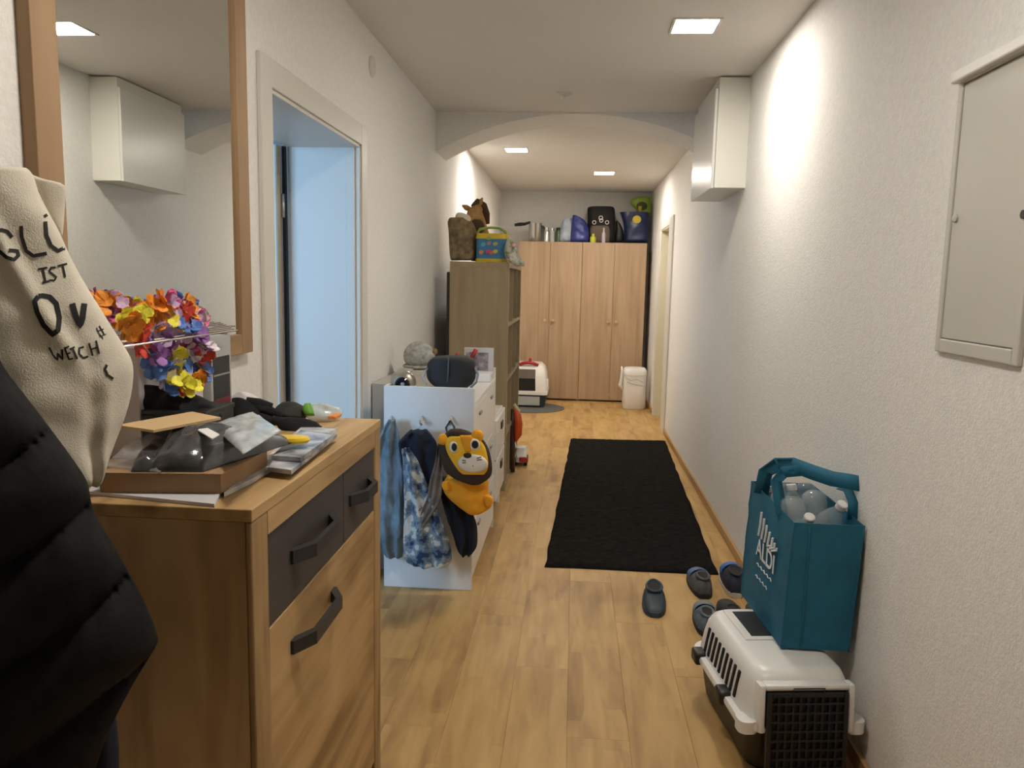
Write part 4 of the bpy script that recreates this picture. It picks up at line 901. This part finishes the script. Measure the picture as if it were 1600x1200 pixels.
obj('flap', bx(lx-.13, lx+.085, ly-.254, ly-.235, .33, .435, .003), mat('smoky_flap', (.18, .16, .145), .25), t)
obj('handle', tube(B(), [(lx-.10, ly-.18, .475), (lx-.05, ly-.19, .50), (lx, ly-.20, .505), (lx+.05, ly-.19, .50), (lx+.11, ly-.18, .475)], .018, 8), gloss_red, t, smooth=True)
obj('latch', ball(B(), (lx+.02, ly-.2, .535), (.018, .014, .025), 10, 7), gloss_red, t, smooth=True)
obj('side_clip', bx(lx+.205, lx+.232, ly-.18, ly-.10, .24, .32, .006), white_p, t)
bm = B(); loft(bm, [[Vector((-.48+.40*math.cos(2*PI*k/32), 8.62+.36*math.sin(2*PI*k/32), z)) for k in range(32)] for z in (0.0005, .006)])
tag(obj('litter_mat', bm, mat('grey_mat', (.12, .115, .105), .95, bump=.5)), 'grey half-round mat under the litter box', 'mat')
t = thing('diaper_bin', 'white tall lidded bin standing before the right wardrobe', 'bin', (.695, 8.83, 0))
bxx, by = .70, 8.85
obj('bin_body', loft(B(), [rrect(.118, .115, .07, 6, bxx, by, z) if z < .02 else rrect(.13, .125, .08, 6, bxx, by, z) for z in (.002, .02, .22, .38)]), white_p, t, smooth=True, sharp=50)
lid = obj('lid', loft(B(), [rrect(.132, .127, .08, 6, bxx, by, .382), rrect(.132, .127, .08, 6, bxx, by, .43), rrect(.115, .11, .08, 6, bxx, by, .462), rrect(.06, .06, .05, 6, bxx, by, .47)]), white_p, t, smooth=True, sharp=50)
obj('scribble_line', tube(B(), [(bxx-.11, by-.128, .36), (bxx-.05, by-.1325, .33), (bxx+.02, by-.1325, .345), (bxx+.09, by-.129, .31)], .0022, 5), mat('grey_line', (.3, .3, .33), .6), t)
obj('scribble_line', tube(B(), [(bxx-.09, by-.129, .31), (bxx, by-.128, .285), (bxx+.09, by-.129, .27)], .0022, 5), mat('grey_line', (.3, .3, .33), .6), t)
obj('lever', tube(B(), [(bxx-.135, by-.06, .22), (bxx-.165, by-.07, .27), (bxx-.155, by-.07, .33), (bxx-.148, by-.07, .42), (bxx-.152, by-.07, .48)], [.02, .022, .016, .013, .011], 8), white_p, t, smooth=True)

# ------------------------------------------------------------------ rug
rc = [Vector((-.109, 3.724, 0)), Vector((.742, 3.736, 0)), Vector((.852, 7.00, 0)), Vector((.001, 6.942, 0))]
bm = B(); NU, NV = 40, 130; top, bot = [], []
for i in range(NV+1):
    a, b = [], []
    for j in range(NU+1):
        u, v = j/NU, i/NV; q = rc[0].lerp(rc[1], u).lerp(rc[3].lerp(rc[2], u), v)
        e = min(1, min(u, 1-u)*NU/1.5, min(v, 1-v)*NV/1.5)
        if u in (0, 1): q.x += .008*nz((q.x, q.y, 0), 6.)
        if v in (0, 1): q.y += .02*nz((q.x, q.y, 0), 5.)
        a.append(Vector((q.x, q.y, .004+(.010+.004*nz(q, 30.)+.004*nz(q, 90.))*e))); b.append(Vector((q.x, q.y, .0008)))
    top.append(a); bot.append(b)
loft(bm, [x_+y_[::-1] for x_, y_ in zip(top, bot)])
tag(obj('rug', bm, mat('black_shag', (.011, .010, .009), 1., noise_amt=.5, noise_scale=35, bump=1., bump_scale=240, spec=.1), smooth=True), 'long black shaggy runner rug on the wooden floor', 'rug')

# ------------------------------------------------------------------ cat carrier
CA = math.radians(8); CO = Vector((.655, 2.40, 0))
CXF = Matrix.Translation(CO) @ Matrix.Rotation(CA, 4, 'Z')
def cx(bm): bmesh.ops.transform(bm, matrix=CXF, verts=bm.verts); return bm
t = thing('cat_carrier', 'white-topped pet carrier with black grille door by the right wall', 'pet carrier', CO)
brown_pl = mat('dark_brown_shell', (.022, .018, .016), .45)
obj('lower_shell', cx(loft(B(), [rrect(.130, .215, .05, 6, 0, 0, .001), rrect(.14, .225, .05, 6, 0, 0, .02), rrect(.160, .25, .06, 6, 0, 0, .148)])), brown_pl, t, smooth=True, sharp=60)
obj('flange', cx(loft(B(), [rrect(.162, .252, .06, 6, 0, 0, .148), rrect(.182, .272, .07, 6, 0, 0, .150), rrect(.184, .274, .07, 6, 0, 0, .160), rrect(.180, .270, .07, 6, 0, 0, .170), rrect(.162, .252, .06, 6, 0, 0, .172)])), white_p, t, smooth=True, sharp=50)
up = obj('upper_shell', cx(loft(B(), [rrect(.163, .253, .06, 6, 0, 0, .170), rrect(.154, .248, .06, 6, 0, 0, .23), rrect(.145, .240, .06, 6, 0, -.002, .275), rrect(.135, .230, .06, 6, 0, -.004, .298), rrect(.118, .212, .055, 6, 0, -.004, .309), rrect(.09, .18, .04, 6, 0, -.004, .311)])), white_p, t, smooth=True, sharp=60)
# side slots, following the sloping flank
for k in range(9):
    yy = -.135+.036*k
    for sx in (-1,):
        bm = B(); box(bm, -.0035, .0035, -.007, .007, -.042, .042, .002, 1)
        bmesh.ops.transform(bm, matrix=Matrix.Translation((sx*.1555, yy, .226)) @ Matrix.Rotation(-sx*.17, 4, 'Y'), verts=bm.verts)
        obj('vent_slot', cx(bm), shade_in, up)
for yy in (-.08, .17): obj('clip', cx(bx(-.196, -.15, yy-.030, yy+.030, .138, .182, .010, 3)), black_pl, t, smooth=True, sharp=50)
obj('corner_lug', cx(loft(B(), [rrect(.028, .03, .022, 5, .152, -.244, z) for z in (.142, .178)])), white_p, t, smooth=True, sharp=50)
obj('corner_lug', cx(loft(B(), [rrect(.028, .03, .022, 5, -.160, -.235, z) for z in (.142, .178)])), white_p, t, smooth=True, sharp=50)
# top hatch with dark grille
ht = obj('top_hatch', cx(bx(-.095, .095, -.03, .19, .309, .316, .004)), white_p, t)
obj('hatch_grille', cx(bx(-.07, .07, -.01, .17, .3155, .318, .001)), black_pl, ht)
# door with grille bars, leaning with the front
DT = Matrix.Translation((0, -.272, .150)) @ Matrix.Rotation(-.07, 4, 'X')
def dx(bm): bmesh.ops.transform(bm, matrix=DT, verts=bm.verts); return cx(bm)
dw = .118
door = obj('grille_door', dx(bx(-dw, dw, -.004, .006, -.142, .122, .004)), shade_in, t)
obj('door_frame', dx(box(box(box(box(B(), -dw, -dw+.014, -.014, -.002, -.142, .122, .003), dw-.014, dw, -.014, -.002, -.142, .122, .003), -dw+.014, dw-.014, -.014, -.002, .108, .122, .003), -dw+.014, dw-.014, -.014, -.002, -.142, -.128, .003)), black_pl, door)
for k in range(9): xx = -.085+.0212*k; obj('bar', dx(bx(xx-.003, xx+.003, -.011, -.004, -.128, .108)), black_pl, door)
for k in range(8): zz = -.10+.027*k; obj('bar', dx(bx(-dw+.014, dw-.014, -.012, -.005, zz-.003, zz+.003)), black_pl, door)
obj('door_surround', dx(box(box(box(B(), -dw-.022, -dw-.002, -.008, .035, .0, .142, .008), dw+.002, dw+.022, -.008, .035, .0, .142, .008), -dw-.004, dw+.004, -.008, .035, .124, .142, .008)), white_p, t, smooth=True, sharp=40)
obj('latch_wire', dx(tube(B(), [(-.045, -.014, .120), (-.045, -.016, .136), (.045, -.016, .136), (.045, -.014, .120)], .002, 6)), black_pl, door)

# ------------------------------------------------------------------ shopping bag with empty bottles
t = thing('shopping_bag', 'teal shopping bag full of empty bottles on the pet carrier', 'bag', (.765, 2.5, .319))
teal = mat('teal_nonwoven', (.009, .13, .22), .75, noise_amt=.12, noise_scale=16, bump=.25, bump_scale=300)
bz = .3185
def bagpt(u, v, h):
    """u across (0 left..1 wall), v along y (0 near..1 far), h height 0..1"""
    x0 = .658+.012*h; x1 = .858+.016*h; y0_ = 2.305-.004*h; y1_ = 2.715+.02*h
    return Vector((x0+(x1-x0)*u - .05*v*(1-.2*h)*(.7), y0_+(y1_-y0_)*v, bz+.395*h*(1+.035*v)))
NW = 14; NH = 18
def wallring(h, inset=0.):
    pts = []
    for k in range(NW): pts.append((k/NW, 0))
    for k in range(NW): pts.append((1, k/NW))
    for k in range(NW): pts.append((1-k/NW, 1))
    for k in range(NW): pts.append((0, 1-k/NW))
    out = []
    cc = bagpt(.5, .5, h)
    for u, v in pts:
        p = bagpt(u, v, h); bul = .010*math.sin(PI*h)*math.sin(PI*(u if v in (0, 1) else v))
        d_ = Vector((p.x-cc.x, p.y-cc.y, 0)).normalized()
        w_ = .006*nz(p, 14.)+.003*nz(p, 40.)
        if u == 1: bul, w_ = 0, min(w_, 0)
        if h == 0: bul = w_ = 0
        # gusset crease on the near end
        out.append(p + d_*(bul+w_-inset) - (Vector((0, 0, 0))))
    return out
bm = B(); loft(bm, [wallring(k/NH) for k in range(NH+1)] + [wallring(1, .003)] + [wallring(.75, .004)], cap1=False)
obj('bag_body', bm, teal, t, smooth=True, sharp=60)
for uu, vv in ((0, 0), (1, 0), (0, 1)):
    obj('edge_seam', tube(B(), [wallring(k/10)[{(0, 0): 0, (1, 0): NW, (0, 1): 3*NW}[(uu, vv)]] for k in range(11)], .0028, 5), teal, t, smooth=True)
obj('gusset_fold', tube(B(), [wallring(.02+.96*k/10)[4]+Vector((-.012+.02*(1-k/10)*.6, -.001, 0)) for k in range(11)], .003, 5), teal, t, smooth=True)
# handle straps
def strap(pts, wdt, nrm):
    bm = B(); pts = [Vector(p) for p in pts]; rings = []
    for i, p in enumerate(pts):
        tn_ = (pts[min(i+1, len(pts)-1)]-pts[max(i-1, 0)]).normalized(); n_ = Vector(nrm); s_ = tn_.cross(n_).normalized(); nn = s_.cross(tn_).normalized()
        rings.append([p+s_*wdt/2+nn*.001, p-s_*wdt/2+nn*.001, p-s_*wdt/2-nn*.001, p+s_*wdt/2-nn*.001])
    return loft(bm, rings)
obj('strap', strap([bagpt(0, .75, .97), AY(1196, 738, 2.62), AY(1215, 726, 2.58), AY(1238, 726, 2.54), AY(1270, 738, 2.50), AY(1300, 748, 2.46), AY(1325, 752, 2.42), AY(1345, 756, 2.40)], .048, (0, -1, .25)), teal, t, smooth=True)
obj('strap', strap([bagpt(0, .25, .97), AY(1213, 752, 2.50), AY(1225, 738, 2.48), AY(1250, 735, 2.46)], .036, (0, -1, .3)), teal, t, smooth=True)
obj('strap', strap([bagpt(1, .2, .97), bagpt(1, .22, 1.10), bagpt(.98, .3, 1.17), bagpt(.95, .4, 1.16)], .03, (0, -1, .6)), teal, t, smooth=True)
# print on the left side: emblem stripes and wordmark
bagwhite = mat('print_white', (.80, .84, .86), .6)
def side(v, h, out=.0135): p = bagpt(0, v, h); return p + Vector((-.97, -.12, 0))*out
o_ = side(.42, .50); xf = frame_xf(o_, side(.1, .5)-side(.9, .5), Vector((0, 0, 1)))
obj('lettering', text_bm('ALDI', .085, xf), bagwhite, t)
bm = B()
for k in range(5):
    v0 = .62-.075*k
    tube(bm, [side(v0, .66+.0*k), side(v0-.02, .76), side(v0-.02, .865-.028*k)], .004, 5)
for k in range(3): tube(bm, [side(.40-.05*k, .655), side(.30-.05*k, .70), side(.30-.05*k, .76-.02*k)], .0035, 5)
obj('emblem_stripes', bm, bagwhite, t)
bm = B()
for k in range(2):
    for j in range(5-k): v_ = .60-.075*j; tube(bm, [side(v_, .43-.10*k), side(v_-.03, .445-.10*k), side(v_-.055, .425-.10*k)], .0016, 4)
obj('small_print', bm, bagwhite, t)
# bottles inside
pet = mat('clear_pet', (.62, .70, .72), .08, alpha=.30, spec=.8, coat=.5, bump=.25, bump_scale=70)
capm = mat('white_cap', (.72, .72, .72), .4)
def bottle(loc, dirv, label, lab_col=None, R=.04):
    loc = Vector(loc); dirv = Vector(dirv).normalized()
    t = thing('plastic_bottle', label, 'bottle', loc, 'empty bottles in the teal bag')
    q = dirv.to_track_quat('Z', 'Y').to_matrix().to_4x4(); q.translation = loc
    prof = [(.006, -.212), (R*.5, -.210), (R*.85, -.198), (R, -.175), (R, -.06), (R*.96, -.055), (R*.96, -.045), (R, -.04), (R, -.01), (R*.9, .015), (R*.6, .045), (.014, .062), (.0135, .08)]
    bm = lathe(B(), prof, (0, 0, 0), 18); bmesh.ops.transform(bm, matrix=q, verts=bm.verts); obj('bottle_body', bm, pet, t, smooth=True, sharp=50)
    bm = lathe(B(), [(.016, .070), (.0165, .088), (.014, .091)], (0, 0, 0), 16); bmesh.ops.transform(bm, matrix=q, verts=bm.verts); obj('cap', bm, capm, t, smooth=True, sharp=40)
    if lab_col:
        bm = lathe(B(), [(R+.0008, -.12), (R+.0008, -.03)], (0, 0, 0), 18); bmesh.ops.transform(bm, matrix=q, verts=bm.verts); obj('wrapper', bm, mat('wrapper_%d' % int(lab_col[0]*1000), lab_col, .35), t, smooth=True, sharp=40)
def bl(px_, py_, y, dirpx, label, **k):
    tip = AY(px_, py_, y)+Vector((0, 0, .012)); bottle(tip - Vector(dirpx).normalized()*.09, dirpx, label, **k)
bl(1265, 813, 2.325, (.02, -.55, .75), 'empty clear bottle with white cap at the near rim of the bag')
bl(1317, 793, 2.37, (.25, -.5, .8), 'empty clear bottle with white cap near the wall side of the bag')
bl(1236, 762, 2.57, (-.12, .2, .9), 'blue-wrapped bottle at the left rim of the teal bag', lab_col=(.05, .30, .42))
bl(1205, 765, 2.66, (-.2, .3, .9), 'dark green wrapped bottle at the far left of the bag', lab_col=(.06, .09, .04))

for x_, y_, z_, lab in ((.712, 2.43, .545, 'upside-down clear bottle, its round base at the left rim of the bag'), (.795, 2.49, .552, 'upside-down clear bottle, its round base in the bag middle'), (.715, 2.55, .555, 'upside-down clear bottle, its round base behind the left one'), (.80, 2.60, .548, 'upside-down clear bottle farthest back by the wall')):
    bottle((x_, y_, z_), (.06, -.04, -1), lab, R=.041)

# ------------------------------------------------------------------ shoes
def shoe(name, label, heel, toe, wdt, hgt, m_up, m_sole, m_patch=None, clog=False, group=None, z=0.):
    heel, toe = Vector(heel), Vector(toe); L = (toe-heel).length; d = (toe-heel)/L; s = Vector((d.y, -d.x, 0))
    t = thing(name, label, 'shoe', heel+Vector((0, 0, z)), group)
    def P(f, u, h): return heel + d*(L*f) + s*u + Vector((0, 0, z+h))
    wf = lambda f: wdt/2*(.74+.26*math.sin(PI*min(1, max(0, (f-.1)/.85))))*math.sqrt(max(.0, 1-max(0, (abs(f-.5)-.32)/.185)**2*.86))
    fs = [k/14 for k in range(15)]
    out = [P(f, wf(f), 0) for f in fs]+[P(f, -wf(f), 0) for f in fs[::-1]]
    bm = B(); loft(bm, [[p+Vector((0, 0, hh)) for p in out] for hh in (.001, .022)]); obj('sole', bm, m_sole, t, smooth=True, sharp=50)
    rings = []
    for f in [.02+.96*k/16 for k in range(17)]:
        top = hgt*(.95 if f < .45 else .95-.5*((f-.45)/.55)**1.3)*min(1, ((f-.0)/.06)**.5, ((1.-f)/.10)**.5)
        ring = []
        for k in range(13):
            a = PI*k/12; u = wf(f)*.96*math.cos(a); h = .02+max(.001, top-.02)*math.sin(a)**.75
            ring.append(P(f, u, h))
        rings.append(ring)
    bm = B(); loft(bm, rings); obj('upper', bm, m_up, t, smooth=True, sharp=70)
    # foot opening, its inner shade laid on as a dark disc
    bm = B(); ring0, ring1, ring2 = [], [], []
    for k in range(20):
        a = 2*PI*k/20; f = (.32 if clog else .24)+(.25 if clog else .17)*math.cos(a); u = wf(f)*(.72 if clog else .62)*math.sin(a)
        ring0.append(P(f, u, hgt*.96)); ring1.append(P(f, u*.96, hgt*.99)); ring2.append(P(f, u*.8, hgt*.99))
    loft(bm, [ring0, ring1, ring2]); obj('opening', bm, shade_in, t)
    bm = B(); tube(bm, ring1, .006, 6, closed=True); obj('collar', bm, m_sole if clog else m_up, t, smooth=True)
    if m_patch:
        rings = []
        for f in (.47, .53, .59, .66, .72):
            top = hgt*(.95-.5*max(0, (f-.45)/.55)**1.3)
            rings.append([P(f, wf(f)*1.0*math.cos(PI*k/12), .025+(max(.001, top-.017))*math.sin(PI*k/12)**.75) for k in range(1, 12)])
        bm = B(); loft(bm, rings, False, False, closed=False); obj('patch', bm, m_patch, t, smooth=True)
    return t
dk = mat('shoe_black', (.018, .019, .022), .7); navy = mat('shoe_navy', (.012, .016, .032), .7); grey = mat('shoe_grey', (.09, .10, .105), .7, noise_amt=.3); blue = mat('shoe_blue', (.03, .13, .42), .5)
teal_d = mat('clog_petrol', (.022, .042, .055), .5); sole_w = mat('sole_white', (.60, .56, .50), .6); sole_b = mat('sole_bluegrey', (.035, .06, .10), .6)
greyb = mat('shoe_bluegrey', (.11, .15, .18), .7, noise_amt=.35, noise_scale=40)
shoe('clog', 'single dark petrol clog lying alone on the wooden floor', (.400, 3.47, 0), (.380, 3.19, 0), .105, .07, teal_d, sole_b, clog=True)
shoe('slipper', 'blue and grey slipper at the corner of the black rug', (.628, 3.42, .0), (.622, 3.72, 0), .105, .085, grey, dk, mat('slipper_blue', (.07, .14, .30), .6))
shoe('slipper', 'grey speckled slipper lying before the blue one beside the carrier', (.575, 3.03, 0), (.60, 3.33, 0), .10, .08, greyb, dk, mat('slipper_pale', (.16, .21, .24), .7))
shoe('sneaker', 'navy sneaker with bright blue band near the right wall', (.775, 3.45, 0), (.80, 3.80, 0), .115, .10, navy, sole_w, blue)
shoe('sneaker', 'dark olive shoe with pale sole tucked against the baseboard', (.800, 3.02, 0), (.82, 3.34, 0), .10, .085, mat('shoe_olive', (.03, .03, .018), .7), sole_w)
shoe('sneaker', 'black shoe between the slippers and the navy sneaker', (.69, 3.05, 0), (.70, 3.36, 0), .10, .085, dk, dk)
